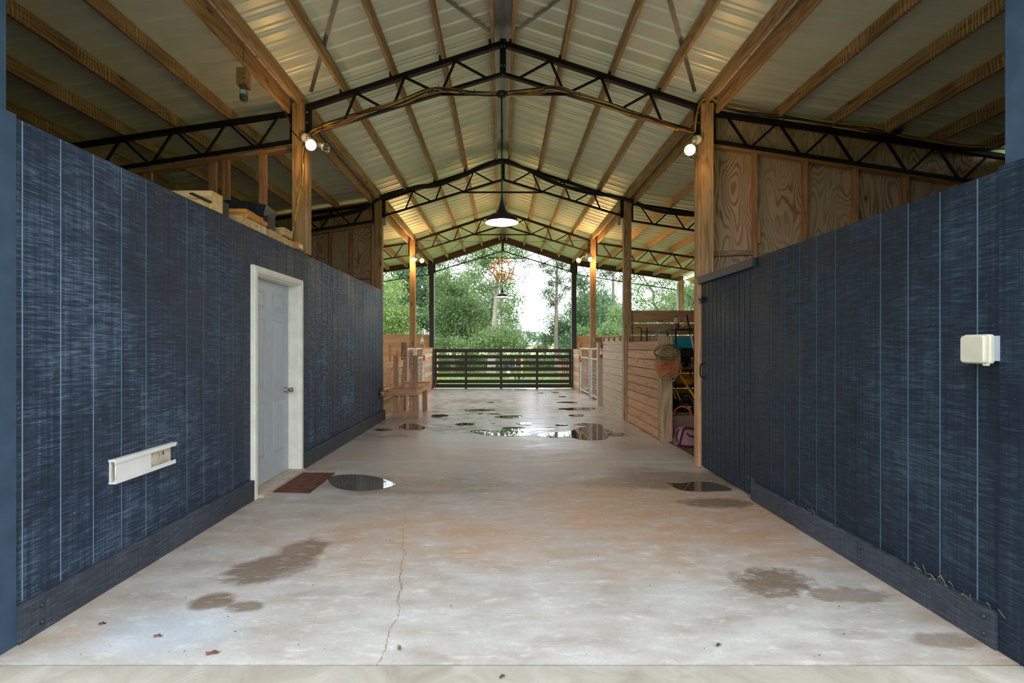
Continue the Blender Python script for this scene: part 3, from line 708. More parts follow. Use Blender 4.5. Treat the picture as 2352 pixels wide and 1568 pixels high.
# ------------------------------------------------------------------ plank walls of the stalls
def planks(t, p, q, zs, hgt, th, mat, alt=None):
    for i, z in enumerate(zs):
        m = mat if alt is None else (mat if i % 2 == 0 else alt); j = random.uniform(-.004, .004)
        board('plank', (p[0]+j, p[1], z+hgt/2), (q[0]+j, q[1], z+hgt/2), hgt-.008-random.uniform(0, .004), th, m, t)
t = thing('plank_wall', (2.36, 8.3, 0), 'unpainted plank wall between the second post and the cord-draped post', 'plank wall')
planks(t, (2.345, 7.33), (2.345, 9.16), [.01+.147*k for k in range(10)], .147, .036, 'stall_wood')
tag(board('wooden_post', (2.365, 9.22, 0), (2.365, 9.22, 1.50), .10, .12, 'grey_wood', up=(0, 1, 0)), 'short post hugging the second right aisle post at the plank wall end', 'post')
t = thing('plank_wall', (2.36, 10.5, 0), 'whitewashed plank wall behind the fire extinguisher', 'plank wall')
planks(t, (2.35, 9.50), (2.35, 11.58), [.01+.158*k for k in range(10)], .158, .034, 'whitewash_wood')
for k in range(4): board('beam_end', (2.30, 9.75+.52*k, 1.555), (2.52, 9.75+.52*k, 1.555), .09, .10, 'grey_wood', t)
tag(board('wooden_post', (2.325, 11.66, 0), (2.325, 11.66, 1.50), .15, .17, 'whitewash_wood', up=(0, 1, 0)), 'whitewashed gate post that carries the fire extinguisher', 'post')
tag(board('cap_block', (2.16, 11.66, 1.555), (2.44, 11.66, 1.555), .11, .15, 'grey_wood'), 'weathered wooden block lying on the whitewashed gate post', 'block')
tag(board('wooden_post', (2.34, 14.72, 0), (2.34, 14.72, 1.52), .13, .12, 'post_wood', up=(0, 1, 0)), 'short wooden gate post with a red latch, right of the black gate', 'post')
t = thing('plank_wall', (2.36, 15.6, 0), 'short run of white and bare planks right of the black gate', 'plank wall')
planks(t, (2.35, 14.80), (2.35, 16.34), [.01+.145*k for k in range(9)], .145, .034, 'stall_wood', 'whitewash_wood')
t = thing('plank_wall', (4.4, 16.46, 0), 'back plank fence behind the right stalls', 'plank wall')
planks(t, (2.47, 16.46), (7.4, 16.46), [.01+.145*k for k in range(12)], .156, .036, 'orange_timber' if False else 'stall_wood')
t = thing('plank_wall', (4.2, 9.5, 0), 'tall plank fence with light showing through its gaps, behind the tool shelf', 'plank wall')
for i, (z, h_) in enumerate([(.01+.145*k, .143) for k in range(11)]+[(1.62, .215), (1.855, .235)]):
    board('plank', (2.46, 9.48, z+h_/2), (6.05, 9.48, z+h_/2), h_-.006, .036, 'stall_wood', t)
tag(board('wooden_post', (2.39, 7.25, 0), (2.39, 7.25, 1.54), .14, .175, 'grey_wood', up=(0, 1, 0)), 'stout weathered post draped with coiled cords', 'post')
t = thing('plank_wall', (-2.36, 10.6, 0), 'bare plank wall beside the milking stand', 'plank wall')
planks(t, (-2.35, 9.50), (-2.35, 11.66), [.01+.182*k for k in range(6)], .160, .034, 'pale_wood')
tag(board('wooden_post', (-2.355, 11.76, 0), (-2.355, 11.76, 1.49), .14, .13, 'grey_wood', up=(0, 1, 0)), 'dark short gate post behind the milking stand', 'post')
tag(board('wooden_post', (-2.365, 14.43, 0), (-2.365, 14.43, 1.48), .14, .13, 'post_wood', up=(0, 1, 0)), 'short gate post with the white pump bottle on top', 'post')
t = thing('plank_wall', (-2.36, 15.5, 0), 'short run of white and bare planks left of the black gate', 'plank wall')
planks(t, (-2.35, 14.52), (-2.35, 16.34), [.01+.148*k for k in range(9)], .148, .034, 'stall_wood', 'whitewash_wood')
t = thing('plank_wall', (-4.4, 16.46, 0), 'back plank fence behind the left stalls', 'plank wall')
planks(t, (-2.47, 16.46), (-7.4, 16.46), [.01+.149*k for k in range(12)], .1595, .036, 'stall_wood')
tag(board('wooden_stake', (-2.50, 10.9, -.03), (-2.50, 10.9, 1.42), .04, .045, 'pale_wood', up=(0, 1, 0)), 'pale upright stake above the plank wall by the milking stand', 'stake')

# stall gates: white tube frame with welded wire
def stall_gate(x, y0, y1, label, ztop=1.33):
    t = thing('stall_gate', (x, (y0+y1)/2, 0), label, 'gate')
    r = .022; c = .10
    b = MB(); b.tube(curve([(x, y0, .0), (x, y0, ztop-c), (x, y0+.03, ztop-.03), (x, y0+c, ztop), (x, y1-c, ztop), (x, y1-.03, ztop-.03), (x, y1, ztop-c), (x, y1, .0)], 4), r, 'white_tube', 8)
    b.build('tube_frame', t)
    for z in (.14, 1.08): b = MB(); b.tube([(x, y0, z), (x, y1, z)], r*.9, 'white_tube', 8); b.build('cross_tube', t)
    n = 0
    zz = [.20, .26, .32, .38, .45, .53, .62, .72, .84, .96]
    b = MB()
    for z in zz: b.tube([(x, y0, z), (x, y1, z)], .005, 'wire_grey', 5)
    k = int((y1-y0)/.15)
    for i in range(1, k): b.tube([(x, y0+i*(y1-y0)/k, .14), (x, y0+i*(y1-y0)/k, 1.08)], .005, 'wire_grey', 5)
    b.build('wire_mesh', t)
    return t
stall_gate(2.31, 11.78, 12.85, 'white tube gate with wire mesh next to the fire extinguisher post')
gt = stall_gate(2.31, 13.08, 14.62, 'white tube gate with a red latch, farther along the right stalls')
b = MB(); b.box((2.27, 14.52, 1.0), (2.30, 14.62, 1.12), 'red_paint'); b.box((2.265, 14.40, .94), (2.30, 14.56, 1.0), 'rust_copper'); b.build('latch', gt)
gt = stall_gate(-2.31, 11.88, 12.85, 'white tube gate directly behind the milking stand')
gt = stall_gate(-2.31, 13.08, 14.30, 'white tube gate with red clip near the pump bottle')
b = MB(); b.box((-2.30, 14.2, .98), (-2.27, 14.32, 1.14), 'red_paint'); b.build('latch', gt)

# black plank gate at the far opening
t = thing('plank_gate', (0, 16.3, 0), 'wide black plank gate closing the far end of the aisle', 'gate')
YG = 16.3
for (a, c) in ((801, 809.2), (815, 823), (829, 837.3), (843, 851.5), (857, 865.5), (871.7, 879.8), (881.4, 890)):
    z1, z0 = px(0, a, YG).z, px(0, c, YG).z
    for (xa, xb) in ((-2.275, -.0003), (.0003, 2.275)): board('rail', (xa, YG, (z0+z1)/2), (xb, YG, (z0+z1)/2), z1-z0, .025, 'black_wood', t)
for x in (-2.235, -1.225, -.055, 1.135, 2.235):
    board('stile', (x, YG+.045, .0 if abs(x) < 2 else .03), (x, YG+.045, 1.315), .04, .075, 'black_wood', t, up=(0, 1, 0))

# ------------------------------------------------------------------ floodlights
def bulb(b, c, d, lit):
    """reflector bulb: socket, cone, lens facing d"""
    d = Vector(d).normalized(); c = Vector(c)
    b.lathe([(0, -.10), (.030, -.10), (.032, -.035), (.026, -.03)], c, 'white_vinyl', 14, d)
    return d
def flood(base, heads, label, nrm):
    t = thing('floodlight', base, label, 'light'); base = Vector(base)
    b = MB(); b.lathe([(0, 0), (.055, 0), (.055, .02), (.03, .03), (0, .03)], base, 'white_vinyl', 16, nrm); b.build('mount_plate', t)
    for off, d, lit in heads:
        c = base+Vector(off); d = Vector(d).normalized()
        b = MB(); b.tube(curve([base+Vector(nrm)*.03, base+Vector(nrm)*.06+Vector(off)*.3, c-d*.14, c-d*.10], 4), .010, 'white_vinyl', 6)
        b.lathe([(0, -.105), (.026, -.105), (.030, -.04), (.026, -.035)], c, 'white_vinyl', 14, d); b.build('lamp_holder', t)
        b = MB(); b.lathe([(.024, -.045), (.030, -.03), (.052, .015), (.060, .035)], c, 'clear_glass' if not lit else 'enamel_white', 18, d); bl = b.build('bulb', t)
        b = MB(); b.lathe([(.0595, .035), (.055, .043), (.03, .049), (0, .051)], c, 'bulb_on' if lit else 'clear_glass', 18, d); b.build('lens', bl)
        if lit:
            L = bpy.data.lights.new('flood_glow', 'POINT'); L.energy = 1.5 if base.y < 8 else 5.5; L.color = (1, .58, .24); L.shadow_soft_size = .045
            lo = bpy.data.objects.new('flood_glow', L); COL.objects.link(lo); lo.parent = t
            lo.matrix_local = W[t.name].inverted() @ Matrix.Translation(c+d*.11)
flood(px(703, 318, 5.66), [(px(716, 334, 5.55)-px(703, 318, 5.66), (.10, -1, -.25), True), (px(744, 338, 5.60)-px(703, 318, 5.66), (.85, -.30, -.45), False)], 'twin floodlight on the post with yellow cables, one bulb lit', (.6, -1, 0))
flood(px(1601, 322, 5.66), [(px(1583, 345, 5.52)-px(1601, 322, 5.66), (-.15, -1, -.30), True), (px(1590, 352, 5.62)-px(1601, 322, 5.66), (-.4, -.3, -1), False)], 'twin floodlight on the post beside the plywood wall, bulb lit', (-.6, -1, 0))
flood(px(960, 590, 12.93), [(px(952, 596, 12.80)-px(960, 590, 12.93), (-.45, -1, -.3), True), (px(968, 598, 12.85)-px(960, 590, 12.93), (.5, -.9, -.4), True)], 'small twin floodlight glowing on the third left post', (1, 0, 0))
flood(px(1348, 588, 12.93), [(px(1355, 595, 12.80)-px(1348, 588, 12.93), (.15, -1, -.3), True), (px(1330, 597, 12.85)-px(1348, 588, 12.93), (-.6, -.8, -.4), True)], 'small twin floodlight glowing on the third right post', (-1, 0, 0))

# ------------------------------------------------------------------ pendants and globe chandelier
def pendant(x, Y, zr, R_, zc_, label, glow=True):
    t = thing('pendant_lamp', (x, Y, zr), label, 'lamp'); k = R_/.195
    b = MB(); b.lathe([(.030*k, .20*k), (.040*k, .185*k), (.038*k, .165*k), (.046*k, .155*k), (.048*k, .115*k), (.075*k, .108*k), (.13*k, .088*k), (.172*k, .055*k), (.190*k, .018*k), (.195*k, 0)], (x, Y, zr), 'lamp_black', 36); b.build('lamp_shade', t)
    b = MB(); b.lathe([(.1945*k, .001), (.1885*k, .018*k), (.170*k, .052*k), (.128*k, .084*k), (.07*k, .103*k), (0, .106*k)], (x, Y, zr), 'enamel_white', 36); b.build('shade_lining', t)
    b = MB(); b.sphere((x, Y, zr+.055*k), .034*k, 'lamp_glow', 12, (1, 1, 1.3)); b.build('bulb', t)
    b = MB(); b.tube([(x, Y, zr+.19*k), (x, Y, zc_)], .0085, 'lamp_black', 10); b.lathe([(.026*k, .20*k), (.014, .26*k), (.010, .30*k)], (x, Y, zr), 'lamp_black', 16)
    for f in (.35, .68): z = zr+.2+(zc_-zr-.2)*f; b.lathe([(.009, -.015), (.013, -.012), (.013, .012), (.009, .015)], (x, Y, z), 'lamp_black', 10)
    b.build('rod', t)
    b = MB(); b.lathe([(0, .0), (.035, .0), (.058, .02), (.062, .055), (.05, .062), (0, .062)], (x, Y, zc_-.01), 'lamp_black', 24); b.build('canopy', t)
pendant(-.012, 5.66, 2.815, .193, 4.265, 'large black barn pendant lamp on a long rod, hanging over the aisle')
pendant(-.02, 16.365, 3.045, .23, 4.30, 'small-looking black barn pendant lamp below the globe chandelier')
cc = px(1152, 621, 12.91); RG = .315
t = thing('globe_chandelier', cc-V(0, 0, RG), 'rust-brown open globe chandelier with glowing candle bulbs', 'chandelier')
def ring(c, r, ax, mat='rust_copper', rt=.0085, name='ring'):
    q = V(0, 0, 1).rotation_difference(Vector(ax).normalized()); b = MB()
    b.tube([c+q @ V(r*math.cos(a), r*math.sin(a), 0) for a in [i*math.pi/20 for i in range(40)]], rt, mat, 6, closed=True); b.build(name, t)
for ax in ((1, 0, 0), (0, 1, 0), (.75, .66, 0), (-.75, .66, 0)): ring(cc, RG, ax)
ring(cc, RG*1.02, (.05, .1, 1)); ring(cc+V(.03, 0, 0), RG*1.04, (.35, -.2, 1)); ring(cc+V(0, 0, RG*.55), RG*.80, (0, .05, 1)); ring(cc-V(0, 0, RG*.5), RG*.84, (.2, 0, 1))
b = MB(); b.tube([cc+V(0, 0, RG), cc-V(0, 0, .2)], .010, 'rust_copper', 8); b.sphere(cc-V(0, 0, .17), .035, 'rust_copper', 10); b.build('stem', t)
for k in range(4):
    a = math.pi/4+k*math.pi/2; dx, dy = math.cos(a), math.sin(a); r = .13
    b = MB(); b.tube(curve([cc+V(0, 0, -.16), cc+V(dx*.06, dy*.06, -.20), cc+V(dx*.12, dy*.12, -.16), cc+V(dx*r, dy*r, -.08)], 5), .007, 'rust_copper', 6)
    b.tube([cc+V(dx*.085+.045*math.cos(u)*dx, dy*.085+.045*math.cos(u)*dy, -.12+.045*math.sin(u)) for u in [i*math.pi/8 for i in range(16)]], .005, 'rust_copper', 5, closed=True); b.build('arm', t)
    b = MB(); b.lathe([(0, 0), (.03, 0), (.034, .01), (.014, .015), (.014, .085), (0, .085)], cc+V(dx*r, dy*r, -.08), 'candle_ivory', 12); cd = b.build('candle', t)
    b = MB(); b.lathe([(0, 0), (.016, .004), (.030, .035), (.024, .075), (.006, .115), (0, .12)], cc+V(dx*r, dy*r, .007), 'candle_glow', 12); b.build('flame_bulb', cd)
L = bpy.data.lights.new('candle_light', 'POINT'); L.energy = 7; L.color = (1, .55, .2); L.shadow_soft_size = .05
lo = bpy.data.objects.new('candle_light', L); COL.objects.link(lo); lo.parent = t; lo.matrix_local = W[t.name].inverted() @ Matrix.Translation(cc+V(0, 0, .06))
b = MB(); z = cc.z+RG; top = 4.60; n = int((top-z)/.05)
for i in range(n):
    c = V(cc.x, cc.y, z+.03+i*.05); o_ = i % 2
    b.tube([c+V(.012*math.cos(u)*(1-o_), .012*math.cos(u)*o_, .030*math.sin(u)) for u in [j*math.pi/4 for j in range(8)]], .004, 'rust_copper', 4, closed=True)
b.build('chain', t)
# ceiling-mounted small black lamp on the side truss, and the bee trap
c = px(2052, 300, 5.74); t = thing('small_floodlight', c, 'small dark floodlight clamped on the side truss over the plywood wall', 'light')
b = MB(); b.lathe([(.03, -.05), (.04, -.03), (.065, .02), (.068, .05), (.06, .052), (.04, .02), (0, .01)], c+V(0, -.03, 0), 'dark_plastic', 16, (-.3, -.8, -.2)); b.build('lamp_head', t)
b = MB(); b.box(tuple(c+V(-.03, .0, -.05)), tuple(c+V(.05, .06, .02)), 'dark_plastic'); b.tube(curve([c+V(-.05, 0, .0), c+V(-.08, 0, .07), c+V(-.06, 0, .13), c+V(-.13, 0, .17)], 5), .004, 'cable_black', 5); b.build('bracket', t)
c = px(556, 190, 4.57); t = thing('bee_trap', c+V(0, 0, -.16), 'wooden block with a glass jar under it, hanging from the roof', 'trap')
b = MB(); x0, z0, z1 = c.x-.055, c.z-.005, px(556, 154, 4.57).z
b.add([(x0, 4.57, z0), (x0+.09, 4.57, z0), (x0+.09, 4.66, z0-.02), (x0, 4.66, z0-.02), (x0, 4.57, z1), (x0+.09, 4.57, z1), (x0+.09, 4.66, z1-.02), (x0, 4.66, z1-.02)], [(0, 3, 2, 1), (4, 5, 6, 7), (0, 1, 5, 4), (1, 2, 6, 5), (2, 3, 7, 6), (3, 0, 4, 7)], 'treated_wood'); bk = b.build('block', t)
b = MB()
for (dx, dz) in ((.02, .04), (.05, .10), (.07, .05)): b.lathe([(0, 0), (.006, 0), (.006, .003)], (x0+dx, 4.5705, z0+dz), 'grime', 8, (0, -1, 0))
b.build('entry_hole', bk)
jc = (x0+.048, 4.615, z0-.135)
b = MB(); b.lathe([(0, 0), (.032, 0), (.037, .01), (.038, .085), (.034, .10), (.030, .118), (.028, .118), (.030, .10), (.034, .085), (.033, .012), (0, .008)], jc, 'clear_glass', 20); jr = b.build('jar', t)
b = MB(); b.lathe([(0, 0), (.030, 0), (.033, .03), (0, .032)], (jc[0], jc[1], jc[2]+.01), 'grime', 16); b.build('jar_contents', jr)
b = MB(); b.lathe([(.035, 0), (.035, .022), (0, .024)], (jc[0], jc[1], jc[2]+.108), 'nickel', 18); b.build('jar_lid', jr)
b = MB(); vs = []; 
for z in (.048, .085):
    for i in range(7): a = -math.pi/2-.75+i*.25; vs.append((jc[0]+.0386*math.cos(a), jc[1]+.0386*math.sin(a), jc[2]+z))
b.add(vs, [(i, i+1, i+8, i+7) for i in range(6)], 'gloss_label'); b.build('jar_label', jr)
b = MB(); b.tube([(x0+.045, 4.61, z1-.01), (x0+.045, 4.61, zl(2.5)+.01)], .003, 'strap_steel', 5); b.build('hanging_wire', t)

# ------------------------------------------------------------------ cables
def bundle(pts, Y, label, mats, r=.006, spread=.014, ties=(), thick=None, name='cable_bundle'):
    base = [px(x, y, Y) if not isinstance(x, Vector) else x for x, y in pts]
    t = thing(name, base[len(base)//2], label, 'cable')
    for k, m in enumerate(mats):
        ph = random.uniform(0, 6); off = V(random.uniform(-.3, .3)*spread, random.uniform(-1, 0)*spread, random.uniform(-1, 1)*spread)
        pp = [p+off+V(0, .3*spread*math.sin(i*1.9+ph), spread*math.sin(i*1.3+ph)) for i, p in enumerate(base)]
        b = MB(); b.tube(curve(pp, 5), r if thick is None else thick[k], m, 6); b.build('cable', t)
    for i in ties:
        b = MB(); p = base[i]; b.tube([p+V(0, spread*1.6*math.cos(a)-.006, spread*1.7*math.sin(a)) for a in [j*math.pi/4 for j in range(8)]], .003, 'cable_black', 4, closed=True)
        b.tube([p+V(0, -spread*1.5, 0), p+V(random.uniform(-.01, .02), -spread*1.6, random.choice((-1, 1))*.06)], .002, 'cable_black', 4); b.build('zip_tie', t)
bundle([(698, 345), (703, 320), (716, 304), (742, 293), (790, 278), (850, 256), (886, 243), (930, 231), (975, 215), (1005, 209), (1040, 209), (1090, 213), (1150, 216), (1225, 212), (1262, 206), (1300, 208), (1330, 218), (1400, 242), (1450, 263), (1500, 277), (1550, 294), (1594, 304)],
       TR[0]-.06, 'yellow and copper cables tied along the first aisle truss', ['cable_yellow', 'cable_copper', 'cable_black', 'cable_yellow', 'cable_copper', 'cable_black', 'cable_copper'], .0085, .020, (3, 5, 7, 9, 11, 13, 16, 18, 20))
bundle([(1594, 304), (1598, 272), (1606, 244), (1624, 231), (1650, 240), (1720, 256), (1800, 269), (1900, 286), (2000, 299), (2100, 318), (2200, 336), (2306, 341)],
       5.72, 'cables looping over the right post and along the side truss', ['cable_yellow', 'cable_black', 'cable_copper', 'cable_yellow', 'cable_black', 'cable_black'], .008, .019, (4, 6, 8))
bundle([(699, 335), (696, 365), (697, 395), (694, 430), (684, 470), (677, 510), (672, 545), (668, 560)], 5.685, 'yellow cables running down the first left post', ['cable_yellow']*4+['cable_black'], .0075, .013, (3, 4, 5))
bundle([(655, 258), (664, 280), (672, 302), (690, 322)], 5.69, 'two dark wires drooping to the post beside the open stud frame', ['cable_copper', 'cable_black'], .004, .012)
bundle([(702, 506), (745, 500), (800, 490), (842, 476), (864, 460), (882, 451), (930, 437), (962, 430), (1005, 424), (1050, 409), (1100, 386), (1140, 371), (1156, 370), (1180, 375), (1212, 389), (1255, 411), (1300, 430), (1350, 441), (1400, 448), (1445, 459), (1480, 475), (1525, 488), (1600, 493)],
       TR[1]-.07, 'thick black conduits sagging along the second aisle truss', ['cable_black']*4, .016, .020, (5, 7, 10, 15, 18), name='conduit_bundle')
bundle([(1649, 250), (1652, 300), (1648, 340), (1650, 400), (1651, 470), (1650, 560), (1655, 610)], 5.83, 'thin yellow wire dangling down the plywood beside the big post', ['cable_yellow'], .004, .006)

# ------------------------------------------------------------------ timbers on the left wall top
def timber(xe, L, y0, y1, z0, z1, mat, label, name='timber', tilt=0):
    ym, zm = (y0+y1)/2, (z0+z1)/2
    o = board(name, (xe, ym, zm), (xe-L, ym, zm+tilt), z1-z0, y1-y0, mat); return tag(o, label, 'lumber', 'timbers stacked on top of the left wall')
timber(-2.275, 1.1, 3.84, 3.995, 2.468, 2.610, 'fresh_timber', 'thick pale square beam end, largest in the lumber pile')
timber(-2.285, .9, 3.70, 3.835, 2.468, 2.505, 'fresh_timber', 'thin yellow board in front of the thick pale beam', tilt=.02)
tag(board('strap_band', (-2.279, 3.60, 2.511), (-2.279, 3.83, 2.517), .012, .03, 'dark_plastic', up=(0, 0, 1)), 'short dark band lying before the thick pale beam', 'band')
timber(-2.30, .8, 4.005, 4.13, 2.468, 2.585, 'black_wood', 'dark rounded log beside the thick pale beam')
b = MB(); n = 9; rr = random.Random(9); prof = [(4.74, 2.657), (4.74, 2.80), (4.76, 2.812), (4.93, 2.812), (4.96, 2.80), (4.97, 2.657)]; vs = []
for i in range(n+1):
    for (y_, z_) in prof: vs.append((-2.94+.63*i/n+(0 if i < n else (.03 if z_ > 2.7 else -.0)), y_+rr.uniform(-.008, .008), z_+(rr.uniform(-.012, .006) if z_ > 2.7 else 0)-.05*(i/n)**6*(z_ > 2.7)))
k = len(prof); fs = [(i*k+j, (i+1)*k+j, (i+1)*k+(j+1) % k, i*k+(j+1) % k) for i in range(n) for j in range(k)]+[tuple(range(k)), tuple(range(n*k+k-1, n*k-1, -1))]
b.add(vs, fs, 'tarp_black'); tag(b.build('rubber_slab'), 'lumpy black rubber slab on top of the lumber pile', 'slab')
timber(-2.262, .75, 4.37, 4.73, 2.545, 2.583, 'orange_timber', 'wide orange board, lower of the orange stack')
timber(-2.285, .75, 4.37, 4.53, 2.584, 2.618, 'orange_timber', 'orange board on top of the wider orange board')
timber(-2.287, .75, 4.535, 4.70, 2.584, 2.615, 'orange_timber', 'second orange board on top, farther along with white tag')
for k in range(5):
    y = 4.30+.095*k; timber(-2.285-.004*(k % 2), .6, y, y+.088, 2.468, 2.543, 'fresh_timber', ['pale board end under the orange boards, first of five', 'pale board end under the orange boards, second of five', 'pale board end under the orange boards, middle of five', 'pale board end with green paint, fourth of five', 'pale board end with green paint, last of five'][k])
timber(-2.275, .6, 4.765, 4.92, 2.545, 2.655, 'black_wood', 'glossy black rounded timber behind the orange boards')
for k in range(4):
    y = 4.82+.14*k; timber(-2.285, .6, y, y+.13, 2.468, 2.545-.004*k, 'fresh_timber', 'pale board end %s under the thick yellow timber' % ['farthest left', 'second', 'third', 'farthest right'][k])
timber(-2.262, .9, 5.08, 5.29, 2.548, 2.625, 'fresh_timber', 'thick yellow timber across the pale boards by the post')
o = timber(-2.255, .35, 5.40, 5.56, 2.468, 2.545, 'orange_timber', 'short orange block with a white label at the end of the pile')
b = MB(); b.box((-2.2548, 5.43, 2.487), (-2.2535, 5.55, 2.530), 'white_label'); b.build('paper_label', o)
for y in (4.60, 4.70): 
    b = MB(); b.box((-2.2842, y, 2.475), (-2.2832, y+.022, 2.535), 'gloss_label'); tag(b.build('paint_mark', None), 'small green paint mark on a pale board end %s' % ('nearer' if y < 4.65 else 'farther'), 'mark')

# ------------------------------------------------------------------ wall slot, outlet box, mat
t = thing('wall_slot', (XL, 3.115, .59), 'white vinyl wall box with a sliding cover half open, low on the navy wall', 'vent')
ya, yb, zA, zB = 2.855, 3.375, .592, .735; xf = XL+.0005
b = MB(); b.box((xf, ya, zA), (xf+.006, yb, zB), 'white_vinyl'); b.build('back_plate', t)
b = MB(); b.box((xf, ya-.005, zB-.014), (xf+.042, yb+.012, zB), 'white_vinyl'); b.box((xf+.034, ya-.005, zB-.024), (xf+.042, yb+.004, zB-.014), 'white_vinyl'); b.build('top_rail', t)
b = MB(); b.box((xf, ya-.003, zA), (xf+.040, yb+.004, zA+.012), 'white_vinyl'); b.box((xf+.033, ya-.003, zA+.012), (xf+.040, yb+.004, zA+.026), 'white_vinyl'); b.build('bottom_rail', t)
b = MB(); b.box((xf+.026, ya+.008, zA+.012), (xf+.031, 3.155, zB-.014), 'white_vinyl'); b.build('sliding_cover', t)
b = MB(); b.box((xf+.006, ya, zA+.012), (xf+.010, yb-.005, zB-.014), 'dirty_vinyl')
for r in (.052, .060, .068): b.tube([V(xf+.012+.004*(.068-r)/.016, 3.215+r*math.cos(a)*.9, .662+r*math.sin(a)*.8) for a in [i*math.pi/12 for i in range(24)]], .003, 'dirty_vinyl', 5, closed=True)
b.box((xf+.0101, 3.29, .668), (xf+.0115, 3.30, .692), 'dark_plastic'); b.build('recess_ring', t)
b = MB(); b.tube(curve([(xf+.006, ya, zB-.016), (xf+.012, ya, .68), (xf+.006, ya, .64), (xf+.012, ya, zA+.014)], 4), .0025, 'white_vinyl', 5); b.tube([(xf+.028, ya+.012, zA+.02), (xf+.028, ya+.012, zB-.02)], .005, 'white_vinyl', 6)
b.build('end_seal', t)
t = thing('outlet_box', (2.25, 2.30, 1.31), 'ivory covered electrical outlet box fixed to the right wall', 'outlet box')
b = MB(); b.box((2.235, 2.238, 1.325), (2.2855, 2.345, 1.440), 'box_grey'); b.build('box_body', t)
def rbox(b, x0, x1, y0, y1, z0, z1, r, mat, n=5):
    pts = []
    for cy, cz, a0 in ((y1-r, z1-r, 0), (y0+r, z1-r, 90), (y0+r, z0+r, 180), (y1-r, z0+r, 270)):
        for i in range(n): a = math.radians(a0+90*i/(n-1)); pts.append((cy+r*math.cos(a), cz+r*math.sin(a)))
    k = len(pts); s = .92; cy, cz = (y0+y1)/2, (z0+z1)/2
    vs = [(x1, y, z) for y, z in pts]+[(x0+.006, y, z) for y, z in pts]+[(x0, cy+(y-cy)*s, cz+(z-cz)*s) for y, z in pts]
    fs = [tuple(range(k))]+[(i, k+i, k+(i+1) % k, (i+1) % k) for i in range(k)]+[(k+i, 2*k+i, 2*k+(i+1) % k, k+(i+1) % k) for i in range(k)]+[tuple(range(3*k-1, 2*k-1, -1))]
    b.add(vs, [tuple(reversed(f)) for f in fs], mat)
b = MB(); rbox(b, 2.214, 2.234, 2.236, 2.372, 1.311, 1.447, .014, 'lid_ivory'); b.build('cover_frame', t)
b = MB(); rbox(b, 2.198, 2.2135, 2.250, 2.368, 1.314, 1.441, .012, 'lid_ivory'); b.box((2.206, 2.245, 1.303), (2.222, 2.262, 1.312), 'lid_ivory'); b.build('lid', t)
b = MB(); zt_ = .009
p = [gp(678, 1086.5), gp(769.5, 1087), gp(711.5, 1132.6), gp(611.5, 1130.5)]; p = [V(q.x, q.y, 0) for q in p]
p[0].x = p[3].x = -2.195+0.0; b.add([q+V(0, 0, .001) for q in p]+[q+V(0, 0, zt_) for q in p], [(0, 1, 2, 3), (7, 6, 5, 4), (0, 4, 5, 1), (1, 5, 6, 2), (2, 6, 7, 3), (3, 7, 4, 0)], 'mat_brown')
tag(b.build('doormat'), 'rust brown doormat in front of the white door', 'doormat')

# ------------------------------------------------------------------ puddles
def puddle(cx, cy, rx, ry, label, seed, lobes=.22, pts=None):
    rr = random.Random(seed); n = 44; ph = [rr.uniform(0, 6.28) for _ in range(5)]; out = []
    if pts is None:
        for i in range(n):
            a = 2*math.pi*i/n; k = 1+lobes*(.5*math.sin(2*a+ph[0])+.35*math.sin(3*a+ph[1])+.25*math.sin(5*a+ph[2])+.15*math.sin(9*a+ph[3]))
            out.append((cx+rx*k*math.cos(a), cy+ry*k*math.sin(a)))
    else:
        c = [V(x, y, 0) for x, y in pts]; out = [(q.x, q.y) for q in curve(c+[c[0]], 4)][:-1]
    g_ = [gp(x, y) for x, y in out]; c0 = sum(g_, V(0, 0, 0))/len(g_); k = len(g_)
    b = MB(); b.add([q+V(0, 0, .0032) for q in [c0+(q-c0)*.985 for q in g_]]+[q+V(0, 0, .0004) for q in g_], [tuple(range(k))] + [(i, (i+1) % k, k+(i+1) % k, k+i) for i in range(k)], 'puddle_water')
    a = sum((g_[i].x*g_[(i+1) % k].y-g_[(i+1) % k].x*g_[i].y) for i in range(k))
    if a < 0: b.f = [tuple(reversed(f)) for f in b.f]
    tag(b.build('puddle'), label, 'puddle', 'rain puddles on the concrete aisle')
puddle(830, 1108, 80, 18, 'large puddle beside the doormat', 1, pts=[(752, 1098), (775, 1091), (830, 1090), (868, 1096), (893, 1104), (909, 1112), (895, 1119), (862, 1125), (815, 1127), (775, 1121), (760, 1112)])
puddle(1605, 1117, 74, 11, 'brown puddle near the base of the blue sliding door', 2, pts=[(1529, 1108), (1560, 1110), (1600, 1106), (1640, 1109), (1672, 1119), (1680, 1126), (1650, 1128), (1600, 1129), (1560, 1124)])
puddle(0, 0, 0, 0, 'bright wide puddle mirroring the sky in mid aisle', 3, pts=[(1079, 989), (1100, 987), (1150, 989), (1155, 982), (1195, 981), (1225, 985), (1268, 982), (1273, 986), (1235, 988), (1213, 994), (1222, 999), (1190, 1002), (1150, 1001), (1110, 998), (1085, 993)])
puddle(0, 0, 0, 0, 'largest dark puddle mirroring the right posts', 4, pts=[(1230, 1001), (1245, 995), (1300, 991), (1312, 989), (1330, 982), (1352, 979), (1318, 975), (1340, 971), (1380, 975), (1388, 984), (1408, 990), (1400, 1000), (1392, 1008), (1370, 1011), (1335, 1010), (1305, 1004), (1260, 1005)])
puddle(1416, 998, 20, 3.5, 'small dark puddle just right of the largest one', 5)
puddle(1205, 973, 20, 3.2, 'small white puddle above the bright wide one', 6)
puddle(1067, 974, 21, 3.2, 'small oval puddle in the aisle, left of the white one', 7)
puddle(1290, 976, 13, 2.0, 'tiny bright puddle before the largest dark one', 8)
puddle(1008, 955, 20, 3.6, 'dark puddle near the milking stand legs', 9)
